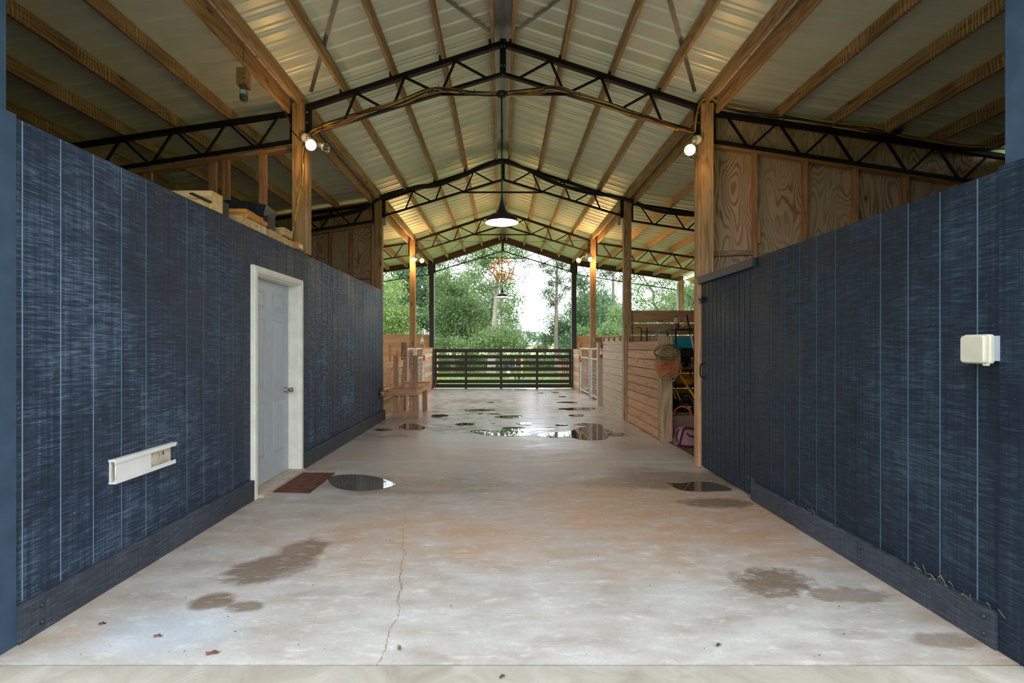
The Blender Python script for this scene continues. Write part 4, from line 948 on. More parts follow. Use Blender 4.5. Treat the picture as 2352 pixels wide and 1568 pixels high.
puddle(1100, 942, 36, 2.3, 'long thin green-dark puddle across the mid aisle', 10)
puddle(1168, 957, 32, 3.2, 'half bright thin puddle at the aisle centre', 11)
puddle(1328, 939, 43, 3.3, 'long puddle with post reflections toward the right stalls', 12)
puddle(1325, 954, 16, 3.0, 'muddy small puddle in front of the long one', 13)
puddle(1304, 924, 23, 1.8, 'slim puddle before the whitewashed post', 14)
puddle(945, 980, 30, 7, 'brown puddle in front of the milking stand', 15)
puddle(880, 987, 19, 3, 'small dark puddle by the end of the navy wall', 16)
puddle(1127, 924.5, 9, .9, 'tiny thin puddle far down the aisle centre', 17)
puddle(1292, 911, 9, 1.2, 'tiny puddle far along the right side', 18)
puddle(1242, 902.5, 8, .7, 'tiny far puddle, before the gate, left of its twin', 19)
puddle(1276, 901.5, 10, .8, 'tiny far puddle, before the gate, right of its twin', 20)
puddle(1190, 894.6, 22, .8, 'shiny thin puddle at the foot of the black gate', 21)
puddle(1104, 950, 7, .8, 'tiny sliver of water in mid aisle', 22)
puddle(1135, 950.5, 16, .9, 'thin sliver of water beside the tiny one', 23)
puddle(1133, 972, 6, .8, 'speck of water between the oval and white puddles', 24)

# ------------------------------------------------------------------ milking stand
t = thing('milking_stand', (-1.9, 10.1, 0), 'rough wooden milking stand with a slatted head gate', 'stand')
YS = 9.62
def sp_(x, y, Y=YS): return px(x, y, Y)
zt2, zb2 = sp_(0, 816).z, .0
for (x0, x1) in ((904.5, 914.8), (950.8, 959.8)):
    a, c = sp_(x0, 0).x, sp_(x1, 0).x; board('upright', ((a+c)/2, YS, .0), ((a+c)/2, YS, zt2), .035, c-a, 'stand_wood', t, up=(0, 1, 0))
b = MB(); y0_, y1_ = YS-.018, YS+.018   # slanted keeper board with a notched side, pivoting at its foot
prof = [(915, 947), (925.5, 947), (930.5, 885), (930, 868), (934, 851), (936.5, 816), (927, 816), (926, 838), (922, 862), (920.5, 884)]
q = [sp_(x, y) for x, y in prof]; k = len(q)
b.add([V(p_.x, y0_, p_.z) for p_ in q]+[V(p_.x, y1_, p_.z) for p_ in q], [tuple(range(k-1, -1, -1)), tuple(range(k, 2*k))]+[(i, (i+1) % k, k+(i+1) % k, k+i) for i in range(k)], 'stand_wood'); b.build('keeper_board', t)
b = MB(); prof = [(939.5, 947), (950.3, 947), (950.3, 816), (939.5, 816), (939, 838), (941, 848), (944.5, 858), (944, 868), (939.5, 880)]
q = [sp_(x, y) for x, y in prof]; k = len(q)
b.add([V(p_.x, y0_, p_.z) for p_ in q]+[V(p_.x, y1_, p_.z) for p_ in q], [tuple(range(k)), tuple(range(2*k-1, k-1, -1))]+[(i, k+i, k+(i+1) % k, (i+1) % k) for i in range(k)], 'stand_wood'); b.build('curved_upright', t)
xa, xb = sp_(903.5, 0).x, sp_(959.8, 0).x
board('base_board', (xa, YS-.02, .062), (xb, YS-.02, .062), .095, .035, 'stand_wood', t)
board('ledge_front', (sp_(891, 0).x, 9.42, .505), (sp_(959.8, 0).x+.02, 9.42, .505), .095, .036, 'stand_wood', t)
for k in range(1): board('ledge_top', (sp_(891, 0).x, 9.50, .565), (sp_(961, 0).x, 9.50, .565), .22, .03, 'stand_wood', t, up=(0, 1, 0))
for x in (-2.17, -1.66): board('side_rail', (x, 9.45, .51), (x, 11.0, .51), .09, .036, 'pale_wood' if x > -2 else 'stand_wood', t)
for k in range(5): board('deck_board', (-2.19, 9.80+.245*k, .575), (-1.63, 9.80+.245*k, .575), .225, .03, 'stand_wood', t, up=(0, 1, 0))
board('deck_edge', (-2.22, 10.98, .60), (-1.60, 10.98, .60), .30, .03, 'stand_wood', t, up=(0, 1, 0))
for x in (-2.16, -1.70): board('leg', (x, 10.72, 0), (x, 10.72, .56), .09, .10, 'stand_wood', t, up=(0, 1, 0))
for x in (-2.16, -1.67): board('leg', (x, 9.68, 0), (x, 9.68, .55), .05, .03, 'pale_wood', t, up=(0, 1, 0))

# pump bottle on the gate post
c = V(-2.365, 14.43, 1.48); t = thing('pump_bottle', c, 'white pump bottle standing on the short left gate post', 'bottle')
b = MB(); b.lathe([(0, 0), (.042, 0), (.045, .01), (.045, .11), (.018, .16), (.018, .175), (0, .175)], c, 'enamel_white', 18); b.build('bottle_body', t)
b = MB(); b.lathe([(.020, .17), (.020, .19), (.006, .195), (.006, .225), (0, .225)], c, 'white_vinyl', 12); b.box(tuple(c+V(-.01, -.01, .222)), tuple(c+V(.045, .01, .236)), 'white_vinyl'); b.build('pump', t)
b = MB(); b.lathe([(.0455, .03), (.0455, .045), (.0455, .05)], c, 'toy_blue', 18); b.build('bottle_label', t)
# fire extinguisher on the whitewashed post
c = V(2.325, 11.535, 1.13); t = thing('fire_extinguisher', c, 'red fire extinguisher hung on the whitewashed post', 'extinguisher')
b = MB(); b.lathe([(0, 0), (.045, 0), (.05, .01), (.05, .25), (.04, .285), (.018, .305), (.016, .32), (0, .32)], c, 'red_paint', 20); bd = b.build('cylinder', t)
for (z0, z1) in ((.08, .165), (.185, .215)):
    b = MB(); b.lathe([(.0505, z0), (.0505, z1)], c, 'white_label', 20); b.build('label_band', bd)
b = MB(); b.box(tuple(c+V(-.012, -.015, .32)), tuple(c+V(.012, .015, .345)), 'nickel'); b.box(tuple(c+V(-.01, -.075, .345)), tuple(c+V(.01, .03, .355)), 'dark_plastic'); b.box(tuple(c+V(-.01, -.07, .325)), tuple(c+V(.01, .0, .333)), 'dark_plastic'); b.build('valve_handle', t)
b = MB(); b.tube(curve([c+V(.012, 0, .33), c+V(.06, .0, .34), c+V(.075, 0, .25), c+V(.065, 0, .12)], 5), .009, 'dark_plastic', 7); b.build('hose', t)
b = MB(); b.box(tuple(c+V(-.02, .045, .05)), tuple(c+V(.02, .052, .30)), 'dark_plastic'); b.build('wall_hook', t)

# coiled cords on the stout post
t = thing('cord_coil', (2.39, 7.12, 1.0), 'green, tan and orange cords coiled over the stout weathered post', 'cord')
rr = random.Random(5)
for k in range(34):
    m = (['cord_tan', 'cord_orange', 'cord_tan', 'cable_green', 'cord_tan', 'cord_orange', 'cord_tan', 'cord_tan', 'cord_orange', 'cord_tan', 'cord_tan', 'cable_green', 'cord_tan', 'cord_tan', 'cord_orange', 'cable_green', 'cord_tan', 'cord_orange', 'cord_tan', 'cord_tan', 'cord_orange', 'cable_green', 'cord_tan', 'cord_orange', 'cord_tan', 'cord_tan']*3)[k]
    if m == 'cord_orange': cz, rz, rx = rr.uniform(1.02, 1.14), rr.uniform(.03, .11), rr.uniform(.10, .17)
    elif m == 'cable_green': cz, rz, rx = rr.uniform(1.26, 1.32), rr.uniform(.06, .16), rr.uniform(.15, .18)
    else: cz, rz, rx = rr.uniform(1.06, 1.22), rr.uniform(.08, .26), rr.uniform(.10, .18)
    cx = 2.375+rr.uniform(-.02, .02); yy = 7.135-rr.uniform(.0, .05); ph = rr.uniform(0, 6); tl = rr.uniform(-.25, .25)
    pts = []
    for i in range(26):
        a = 2*math.pi*i/25; x = cx+rx*math.cos(a)+.012*math.sin(3*a+ph); z = cz+rz*math.sin(a)+.02*math.sin(2*a+ph)+tl*(x-cx)
        pts.append(V(x, yy-.012*math.sin(2*a+ph), z))
    b = MB(); b.tube(pts, .0048 if m != 'cord_orange' else .0045, m, 6); b.build('cord_loop', t)
b = MB(); b.tube(curve([(2.28, 7.13, 1.22), (2.36, 7.12, 1.32), (2.46, 7.13, 1.42), (2.50, 7.16, 1.50), (2.52, 7.3, 1.50)], 5), .006, 'cord_tan', 6)
b.build('cord_end', t)
b = MB(); b.tube(curve([(2.49, 7.14, 1.48), (2.51, 7.12, 1.30), (2.50, 7.12, 1.1), (2.47, 7.12, .95), (2.56, 7.12, .86)], 5), .008, 'cable_green', 6); b.build('cord_end', t)

# ------------------------------------------------------------------ tool storage bay
YB = 8.7
sh = thing('shelf_rack', (3.2, 8.75, 0), 'dark metal shelf rack holding bottles and tools in the storage bay', 'shelf')
xs0, xs1 = 2.98, 3.42
for z in (.28, .72, .99, 1.365, 1.70):
    b = MB(); b.box((xs0, 8.50, z-.02), (xs1, 8.95, z), 'dark_plastic'); b.build('shelf_board', sh)
for x in (xs0, xs1-.02):
    for y in (8.50, 8.93): b = MB(); b.box((x, y, 0), (x+.02, y+.02, 1.72), 'dark_plastic'); b.build('upright', sh)
def bottle(x, y, z, r, h, m, cap, label, band=None):
    t = thing('bottle', (x, y, z), label, 'bottle', 'bottles on the top of the shelf rack')
    b = MB(); b.lathe([(0, 0), (r, 0), (r, h*.72), (r*.45, h*.86), (r*.4, h*.92), (0, h*.92)], (x, y, z+.001), m, 16); b.build('bottle_body', t)
    b = MB(); b.lathe([(0, 0), (r*.45, 0), (r*.45, h*.09), (0, h*.09)], (x, y, z+h*.915), cap, 12); b.build('cap', t)
    if band: b = MB(); b.lathe([(r*1.015, h*band[1]), (r*1.015, h*band[2])], (x, y, z), band[0], 16); b.build('label_band', t)
bottle(3.045, 8.62, 1.70, .046, .225, 'jug_white', 'dark_plastic', 'big cream jug with maroon label on the rack', ('label_maroon', .08, .42))
bottle(3.115, 8.78, 1.70, .028, .19, 'dark_plastic', 'dark_plastic', 'small dark bottle between the jug and green bottle')
bottle(3.21, 8.62, 1.70, .034, .21, 'jug_green', 'enamel_white', 'olive bottle with an orange label on the rack', ('label_orange', .32, .52))
b = MB(); b.lathe([(0, 0), (.032, .0), (.04, .05), (.02, .06), (0, .06)], (3.125, 8.60, 1.735), 'jug_white', 10, (.6, 0, .8)); tag(b.build('paper_cup'), 'crumpled cream cup leaning between the bottles', 'cup')
t = thing('storage_bin', (3.17, 8.68, 1.365), 'teal plastic storage bin on the rack', 'bin')
b = MB(); x0, x1, y0, y1, z0, z1 = 2.99, 3.36, 8.52, 8.90, 1.367, 1.55; k_ = .025; w_ = .006
o4 = lambda x0, x1, y0, y1, z: [(x0, y0, z), (x1, y0, z), (x1, y1, z), (x0, y1, z)]
b.add(o4(x0+k_, x1-k_, y0+k_, y1-k_, z0)+o4(x0, x1, y0, y1, z1)+o4(x0+w_, x1-w_, y0+w_, y1-w_, z1)+o4(x0+k_+w_, x1-k_-w_, y0+k_+w_, y1-k_-w_, z0+w_),
      [(0, 3, 2, 1), (0, 1, 5, 4), (1, 2, 6, 5), (2, 3, 7, 6), (3, 0, 4, 7), (4, 5, 9, 8), (5, 6, 10, 9), (6, 7, 11, 10), (7, 4, 8, 11), (8, 9, 13, 12), (9, 10, 14, 13), (10, 11, 15, 14), (11, 8, 12, 15), (12, 13, 14, 15)], 'teal_plastic'); b.build('bin_body', t)
b = MB(); b.box((x0-.012, y0-.012, z1-.03), (x1+.012, y0, z1+.004), 'teal_plastic'); b.box((x0-.012, y1, z1-.03), (x1+.012, y1+.012, z1+.004), 'teal_plastic'); b.box((x0-.012, y0, z1-.03), (x0, y1, z1+.004), 'teal_plastic'); b.box((x1, y0, z1-.03), (x1+.012, y1, z1+.004), 'teal_plastic'); b.build('bin_rim', t)
t = thing('black_crate', (3.18, 8.7, 1.02), 'black rounded tool case under the teal bin', 'case')
b = MB(); rb = [(0, .0), (.15, .0), (.17, .03), (.17, .20), (.15, .25), (0, .25)]
b.box((3.0, 8.53, 1.20), (3.36, 8.9, 1.34), 'dark_plastic'); b.box((3.03, 8.51, 1.215), (3.33, 8.53, 1.325), 'bag_black'); b.build('case_body', t)
b = MB(); b.tube(curve([(3.12, 8.60, 1.34), (3.14, 8.60, 1.362), (3.22, 8.60, 1.362), (3.24, 8.60, 1.34)], 4), .006, 'dark_plastic', 6); b.build('case_handle', t)
t = thing('small_engine', (3.19, 8.7, .991), 'metal and black small engine on the middle shelf', 'engine')
b = MB(); b.box((3.05, 8.60, .995), (3.32, 8.85, 1.05), 'tool_metal'); b.build('engine_base', t)
b = MB(); b.lathe([(0, -.07), (.05, -.07), (.055, -.05), (.055, .05), (.05, .07), (0, .07)], (3.20, 8.62, 1.155), 'dark_plastic', 16, (1, 0, 0)); b.build('tank', t)
b = MB(); b.box((3.07, 8.62, 1.05), (3.12, 8.82, 1.18), 'tool_metal'); b.box((3.27, 8.62, 1.05), (3.31, 8.82, 1.18), 'tool_metal'); b.lathe([(.0, -.01), (.06, -.01), (.06, .01), (0, .01)], (3.19, 8.60, 1.09), 'dark_plastic', 18, (0, 1, 0)); b.lathe([(0, 0), (.02, 0), (.02, .012), (0, .012)], (3.14, 8.59, 1.10), 'tool_metal', 12, (0, -1, 0)); b.lathe([(0, 0), (.02, 0), (.02, .012), (0, .012)], (3.25, 8.59, 1.08), 'tool_metal', 12, (0, -1, 0)); b.build('crankcase', t)
b = MB(); b.box((3.335, 8.60, .995), (3.385, 8.64, 1.21), 'lid_ivory'); tag(b.build('upright_tin'), 'narrow pale green tin beside the small engine', 'tin')
t = thing('trimmer_tool', (3.2, 8.6, .722), 'orange and black power tool on a low shelf', 'power tool')
b = MB(); b.add([(3.03, 8.53, .80), (3.12, 8.53, .85), (3.30, 8.53, .80), (3.33, 8.53, .735), (3.22, 8.53, .728), (3.10, 8.53, .77), (3.03, 8.62, .80), (3.12, 8.62, .85), (3.30, 8.62, .80), (3.33, 8.62, .735), (3.22, 8.62, .728), (3.10, 8.62, .77)], [(5, 4, 3, 2, 1, 0), (6, 7, 8, 9, 10, 11)]+[(i, (i+1) % 6, 6+(i+1) % 6, 6+i) for i in range(6)], 'tool_orange'); b.build('tool_body', t)
b = MB(); b.lathe([(0, 0), (.035, 0), (.035, .02), (0, .02)], (3.31, 8.525, .75), 'dark_plastic', 14, (0, -1, 0)); b.tube(curve([(3.05, 8.52, .84), (3.12, 8.51, .88), (3.22, 8.51, .87), (3.26, 8.52, .81)], 5), .012, 'tool_orange', 7); b.build('tool_handle', t)
b = MB(); b.box((3.02, 8.55, .30), (3.30, 8.85, .56), 'dark_plastic'); b.box((3.05, 8.53, .34), (3.22, 8.55, .40), 'tool_metal'); b.box((3.05, 8.53, .46), (3.27, 8.55, .50), 'grime'); tag(b.build('tool_crate'), 'black crate of small tools on the bottom shelf', 'crate')
def pole(p, q, r, m, label, name='pole', tip=None, cat='pole'):
    p, q = Vector(p), Vector(q); p = p+(p-q)*((p.z+.03)/(q.z-p.z))
    t = thing(name, p, label, cat); b = MB(); b.tube([p, q], r, m, 8); b.build('shaft', t)
    if tip: b = MB(); p, q = Vector(p), Vector(q); b.tube([q+(p-q)*tip[1], q+(q-p)*.002], r*1.25, tip[0], 8); b.build('grip', t)
pole(px(1603, 845, 8.0)*1, px(1577, 724, 8.2), .013, 'white_label', 'white pole with a dark grip leaning behind the wooden post', tip=('dark_plastic', .16))
pole((px(1594, 800, 7.9).x, 7.9, .0), px(1594, 742, 7.9), .008, 'rusty_steel', 'thin upright rod standing beside the shelf rack', 'rod', cat='rod')
b = MB(); c = px(1598, 741, 7.88); b.tube([c+V(.018*math.cos(a), 0, .018*math.sin(a)) for a in [i*math.pi/6 for i in range(12)]], .004, 'nickel', 6, closed=True); b.tube([c+V(.018, 0, 0), c+V(.05, 0, .0)], .004, 'nickel', 6); tag(b.build('eye_hook'), 'small ring hook above the thin rod', 'hook')
pole(px(1604, 926, 7.55), px(1560, 858, 7.75), .016, 'pole_yellow', 'yellow pole slanting across the storage bay', cat='pole')
pole(px(1590, 985, 8.2), px(1551, 892, 8.4), .014, 'dark_plastic', 'dark slanted tool handle behind the cardboard box', 'garden_fork', tip=('stall_wood', .28), cat='tool')
pole(px(1580, 985, 8.3), px(1546, 898, 8.5), .013, 'dark_plastic', 'second dark slanted handle, behind the first one', 'garden_fork', tip=('stall_wood', .2), cat='tool')
b = MB(); b.tube(curve([px(1570, 910, 8.15), px(1582, 909, 8.15), px(1591, 922, 8.15), px(1594, 940, 8.15), V(3.17, 8.15, -.03)], 5), .006, 'wire_grey', 6); tag(b.build('wire_hook'), 'bent grey wire hanging above the cardboard box', 'wire')
b = MB(); b.sphere(px(1583, 936, 8.1), .045, 'stall_wood', 12, (1, .5, .75)); b.tube([px(1583, 938, 8.1), V(3.16, 8.1, -.03)], .012, 'stall_wood', 8); tag(b.build('wooden_paddle'), 'round wooden paddle head among the tool handles', 'tool')
t = thing('cardboard_box', (2.78, 7.75, -.03), 'open cardboard box behind the pink bag', 'box')
for (a, c) in (((2.55, 7.55, -.03), (3.05, 7.56, .33)), ((2.55, 7.94, -.03), (3.05, 7.95, .33)), ((2.55, 7.56, -.03), (2.56, 7.94, .33)), ((3.04, 7.56, -.03), (3.05, 7.94, .33)), ((2.56, 7.56, -.03), (3.04, 7.94, -.02))):
    b = MB(); b.box(a, c, 'cardboard'); b.build('box_side', t)
t = thing('coiled_hose', (2.9, 7.7, 0), 'bright orange hose looping out of the cardboard box', 'hose')
b = MB(); b.tube(curve([(2.66, 7.7, .30), (2.70, 7.7, .40), (2.80, 7.7, .455), (2.92, 7.7, .40), (2.97, 7.7, .27), (3.02, 7.68, .31)], 6), .013, 'label_orange', 8); b.build('hose_loop', t)
t = thing('duffel_bag', (2.66, 7.10, -.03), 'pink bag with black straps on the ground behind the stout post', 'bag')
b = MB(); n = 14; vs = []; fs = []; k = 8
for i in range(k+1):
    tt = i/k; z = -.028+.25*tt
    for j in range(n):
        a = 2*math.pi*j/n; rx = .20*(1-.22*tt**2)*(1 if tt < 1 else .55); ry = .13*(1-.35*tt**1.5)*(1 if tt < 1 else .3)
        cs, sn = math.cos(a), math.sin(a); f = (abs(cs)**4+abs(sn)**4)**-.25; wv_ = 1+.05*math.sin(5*a+7*tt)
        vs.append((2.665+rx*cs*f*wv_+.02*tt, 7.10+ry*sn*f*wv_, z+.012*math.sin(3*a+4*tt)*(0 if i == 0 else 1)-.03*tt*cs))
for i in range(k):
    for j in range(n): fs.append((i*n+j, i*n+(j+1) % n, (i+1)*n+(j+1) % n, (i+1)*n+j))
fs += [tuple(range(n-1, -1, -1)), tuple(range(k*n, k*n+n))]; b.add(vs, fs, 'bag_pink', True); b.build('bag_body', t)
for (pp, r) in (([(2.50, 6.965, .01), (2.53, 6.968, .12), (2.56, 6.99, .20), (2.62, 7.0, .235), (2.76, 7.0, .20)], .012), ([(2.66, 6.952, .13), (2.70, 6.95, .11), (2.76, 6.955, .06), (2.80, 6.965, .0)], .011), ([(2.60, 6.952, .17), (2.64, 6.95, .13), (2.72, 6.955, .125), (2.80, 6.98, .15)], .010), ([(2.48, 6.98, .0), (2.60, 6.94, -.015), (2.74, 6.94, -.015), (2.86, 6.98, .0), (2.87, 7.1, .01)], .012), ([(2.48, 7.0, .03), (2.475, 7.02, .12), (2.51, 7.03, .21)], .010)):
    b = MB(); b.tube(curve(pp, 5), r, 'bag_black', 6); b.build('strap', t)
t = thing('wire_hoops', (3.0, 8.3, 1.3), 'curved grey wire hoops standing behind the stout post', 'hoops')
for k in range(5):
    c = px(1523+6*k if k < 4 else 1528, 785, 8.35+.06*k); r = .19-.012*k if k < 4 else .20
    b = MB(); b.tube([c+V(-r*math.cos(a), 0, r*math.sin(a)*1.15) for a in [i*math.pi/14*(.62 if k < 4 else 1) for i in range(15)]]+([] if k < 4 else [c+V(r, 0, -.1)]), .006, 'wire_grey', 6)
    b.tube([c+V(-r, 0, 0), c+V(-r, .02, -.35)], .006, 'wire_grey', 6); b.build('hoop', t)
t = thing('wire_rack', (2.9, 9.0, 0), 'thin dark wire rack against the tall plank fence', 'rack')
for x in (1473, 1486): 
    a = px(x, 752, 9.2); b = MB(); b.tube([(a.x, 9.2, .0), a], .010, 'dark_plastic', 6); b.build('rack_post', t)
for (y_, x0, x1) in ((748, 1485, 1550), (762, 1473, 1550), (790, 1473, 1550)): b = MB(); b.tube([px(x0, y_, 9.2), px(x1, y_, 9.2)], .008, 'dark_plastic' if y_ > 750 else 'wire_grey', 6); b.build('rack_rail', t)
b = MB(); b.box(tuple(px(1531, 761, 9.17)), tuple(px(1543, 759.5, 9.21)), 'gloss_label'); b.tube([px(1543, 761, 9.18), px(1543, 772, 9.18)], .006, 'lid_ivory', 6); tag(b.build('paint_brush'), 'pale green stick lying on the wire rack', 'stick')
b = MB(); b.tube(curve([px(1430, 700, 9.30), px(1432, 730, 9.30), px(1436, 760, 9.3), px(1450, 790, 9.3)], 5), .006, 'cord_tan', 6); b.tube(curve([px(1452, 712, 9.28), px(1453, 760, 9.28), px(1454, 792, 9.28), px(1447, 778, 9.27)], 5), .006, 'cable_black', 6)
tag(b.build('thin_cords'), 'thin tan and black cords hanging down the second right post', 'cord')

# left outlet, orange cord
t = thing('extension_cord', (-2.3, 10, .5), 'red-orange extension cord draped over the left stall posts', 'cord')
rt = [(-2.262, 9.25, .51), (-2.22, 9.45, .55), (-2.33, 9.9, .62), (-2.325, 10.4, .95), (-2.33, 10.8, 1.15), (-2.33, 11.2, 1.05), (-2.31, 11.68, 1.30), (-2.28, 12.6, 1.28), (-2.28, 14.35, 1.36), (-2.27, 15.4, 1.36), (-2.2, 16.25, 1.345)]
b = MB(); b.tube(curve(rt, 6), .008, 'cord_orange', 6); b.build('cord_run', t)
b = MB(); b.tube(curve([(-2.20, 16.26, .30), (-2.21, 16.2, .18), (-2.25, 16.05, .05), (-2.27, 15.8, .012), (-2.24, 15.2, .012), (-2.26, 14.7, .012)], 6), .008, 'rope_pink', 6); b.build('cord_drop', t)
for k in range(5):
    b = MB(); cy = 10.75+.02*k; b.tube([V(-2.315, cy+.06*math.cos(a), 1.12-.14*k*.12+(.14+.035*k)*math.sin(a)) for a in [i*math.pi/8 for i in range(17)]], .007, 'cord_orange', 5); b.build('cord_loop', t)
t = thing('wall_outlet', (-2.27, 9.22, .5), 'dark outlet with plugged cords near the end of the navy wall', 'outlet')
b = MB(); b.box((-2.285, 9.10, .44), (-2.262, 9.18, .60), 'dark_plastic'); b.build('outlet_cover', t)
b = MB(); b.box((-2.262, 9.12, .535), (-2.245, 9.15, .555), 'enamel_white'); b.box((-2.262, 9.12, .47), (-2.20, 9.16, .50), 'cord_orange'); b.box((-2.262, 9.2, .50), (-2.22, 9.26, .54), 'wire_grey'); b.build('plug', t)

# ------------------------------------------------------------------ litter on the floor
def leaf(x, y, s, m, label, ang):
    c = gp(x, y); b = MB(); n = 10; vs = [(0, 0, .014)]
    for i in range(n): a = 2*math.pi*i/n; r = s*(.55+.35*abs(math.cos(a))+.1*math.sin(5*a)); vs.append((r*math.cos(a), r*.5*math.sin(a), .003+.006*(i % 3)))
    q = Matrix.Rotation(ang, 3, 'Z'); b.add([q @ Vector(v)+c for v in vs], [(0, i+1, (i+1) % n+1) for i in range(n)], m); b.tube([c+V(0, 0, .008), c+q @ V(s*1.2, 0, .006)], .0012, m, 4); tag(b.build('fallen_leaf'), label, 'leaf')
leaf(487, 1502, .030, 'leaf_brown', 'reddish brown fallen leaf near the front joint', .3)
leaf(362, 1463, .020, 'leaf_brown', 'small brown leaf near the blue-grey floor patch', .2)
leaf(917, 1490, .024, 'leaf_green_fallen', 'curled green leaf next to the long floor crack', 1.9)
leaf(1650, 1484, .018, 'dark_plastic', 'dark crumpled bit on the floor near the front joint', .5)
leaf(234, 1435, .016, 'dark_plastic', 'tiny dark bit on the floor near the left baseboard', .5)
leaf(1153, 1557, .016, 'dark_plastic', 'tiny black bit on the front apron', .7)
b = MB(); rr = random.Random(3); M3 = []
for (x_, y_, n) in ((2.25, 2.55, 13), (2.24, 2.33, 5), (2.25, 3.65, 5), (2.25, 4.40, 5)):
    for i in range(n):
        p = V(2.262+rr.uniform(-.012, .006), y_+rr.gauss(0, .06), .170); q = p+V(rr.uniform(-.03, 0), rr.uniform(-.03, .03), rr.uniform(.004, .05))
        b.tube([p, (p+q)/2+V(0, rr.uniform(-.01, .01), .008), q], .0009, 'straw', 3)
tag(b.build('straw_wisps'), 'straw wisps caught on the right baseboard', 'straw', kind='stuff')
b = MB()
for i in range(240):
    x_, y_ = rr.uniform(-2.2, 2.2), 2.2+rr.random()**1.3*9; s = rr.uniform(.001, .003); a = rr.uniform(0, 3)
    b.box((x_, y_, 0), (x_+s*(1+2*abs(math.cos(a))), y_+s*(1+2*abs(math.sin(a))), s*.5), 'grime')
tag(b.build('floor_crumbs'), 'dark crumbs scattered over the concrete floor', 'debris', kind='stuff')

# ------------------------------------------------------------------ trees and plants beyond the gate
def leaves_mesh(name, P_, size, mat, flat=.0, parent=None, origin=None):
    n = len(P_); nrm = R.normal(size=(n, 3)); nrm[:, 2] = np.abs(nrm[:, 2])+flat; nrm /= np.linalg.norm(nrm, axis=1)[:, None]
    t1 = np.cross(nrm, R.normal(size=(n, 3))); t1 /= np.linalg.norm(t1, axis=1)[:, None]; t2 = np.cross(nrm, t1)
    s = (size*(.6+.8*R.rand(n)))[:, None]
    v = np.stack([P_-t1*s, P_-t2*s*.55, P_+t1*s, P_+t2*s*.55], 1)
    o_ = np.array(tuple(origin)); v = (v-o_).reshape(-1, 3).astype(np.float32)
    me = bpy.data.meshes.new(name); me.vertices.add(4*n); me.vertices.foreach_set('co', v.ravel())
    me.loops.add(4*n); me.loops.foreach_set('vertex_index', np.arange(4*n, dtype=np.int32))
    me.polygons.add(n); me.polygons.foreach_set('loop_start', np.arange(0, 4*n, 4, dtype=np.int32)); me.polygons.foreach_set('loop_total', np.full(n, 4, np.int32))
    me.materials.append(MAT[mat]); me.update(calc_edges=True)
    return link(name, me, parent, Matrix.Translation(Vector(origin)))
def cloud(c, r, dens, size, cl=.30):
    """leaf positions clustered on twigs inside an ellipsoid"""
    area = 3.14*r[0]*r[2]; n = int(2.6*dens*area/(size*size*1.1)); k = max(8, int(area*7/(cl/.3)))
    u = R.normal(size=(k, 3)); u /= np.linalg.norm(u, axis=1)[:, None]; u *= (.45+.6*R.rand(k, 1)**.6); tw = np.array(tuple(c))+u*np.array(r)
    idx = R.randint(0, k, n); return tw[idx]+R.normal(size=(n, 3))*cl*np.array([1, 1, .62])
def tree(name, label, Y, trunk, rad, blobs, mat, size=.10, dens=1.5, cl=.30, bark='bark', group=None, limbs=True, depth=1.0):
    tp = [px(x, y, Y) for x, y in trunk]; base = V(tp[0].x, tp[0].y, -.3); tp[0] = base
    t = thing(name, base, label, 'tree' if 'bush' not in name else 'bush', group)
    k = len(tp); b = MB(); b.tube(curve(tp, 5), rad, bark, 9, taper=.35); b.build('trunk', t)
    P_ = []; bb = MB(); nb = 0; size *= .76
    for (x, y, rx, ry) in blobs:
        yo = Y+R.uniform(-1, 1)*depth; c = px(x, y, yo); r = (rx/F*yo, (rx+ry)/2/F*yo*depth, ry/F*yo); P_.append(cloud(c, r, dens, size, cl))
        if limbs:
            j = min(range(k), key=lambda i: abs(tp[i].z-(c.z-.8))); s_ = tp[j]
            bb.tube(curve([s_, s_.lerp(c, .5)+V(0, 0, -.15), c], 4), rad*.28, bark, 5, taper=.3); nb += 1
    if nb: bb.build('branches', t)['kind'] = 'stuff'
    o = leaves_mesh('foliage', np.concatenate(P_), size, mat, parent=t, origin=base); o['kind'] = 'stuff'
TG = 'trees beyond the gate'
tree('leafy_tree', 'pale lime-green tree just past the end of the navy wall', 25, [(878, 830), (882, 760), (886, 700)], .14, [(885, 655, 32, 40), (898, 700, 38, 42), (880, 750, 46, 44), (925, 765, 34, 32), (905, 730, 40, 30)], 'leaf_lime', .085, 1.7, .26)
tree('leafy_tree', 'dark green tree rising between the third left post and black post', 33, [(940, 830), (945, 740), (950, 660)], .18, [(925, 630, 40, 38), (962, 655, 42, 44), (985, 610, 40, 34), (950, 715, 52, 46), (1000, 690, 40, 44), (975, 765, 50, 34)], 'leaf_deep', .095, 1.7, .34)
tree('leafy_tree', 'broad mid-green tree filling the left half of the gateway', 29, [(1040, 830), (1045, 760), (1050, 690)], .16, [(1020, 650, 30, 34), (1050, 690, 46, 44), (1015, 725, 40, 42), (1080, 735, 48, 40), (1045, 772, 56, 30), (1098, 772, 40, 28)], 'leaf_mid', .09, 1.8, .30)
tree('leafy_tree', 'light green low tree in front of the pale trunk', 24, [(1150, 828), (1148, 800), (1145, 775)], .09, [(1120, 782, 42, 22), (1160, 772, 38, 26), (1085, 792, 40, 18), (1188, 788, 18, 16)], 'leaf_mid', .075, 1.5, .22)
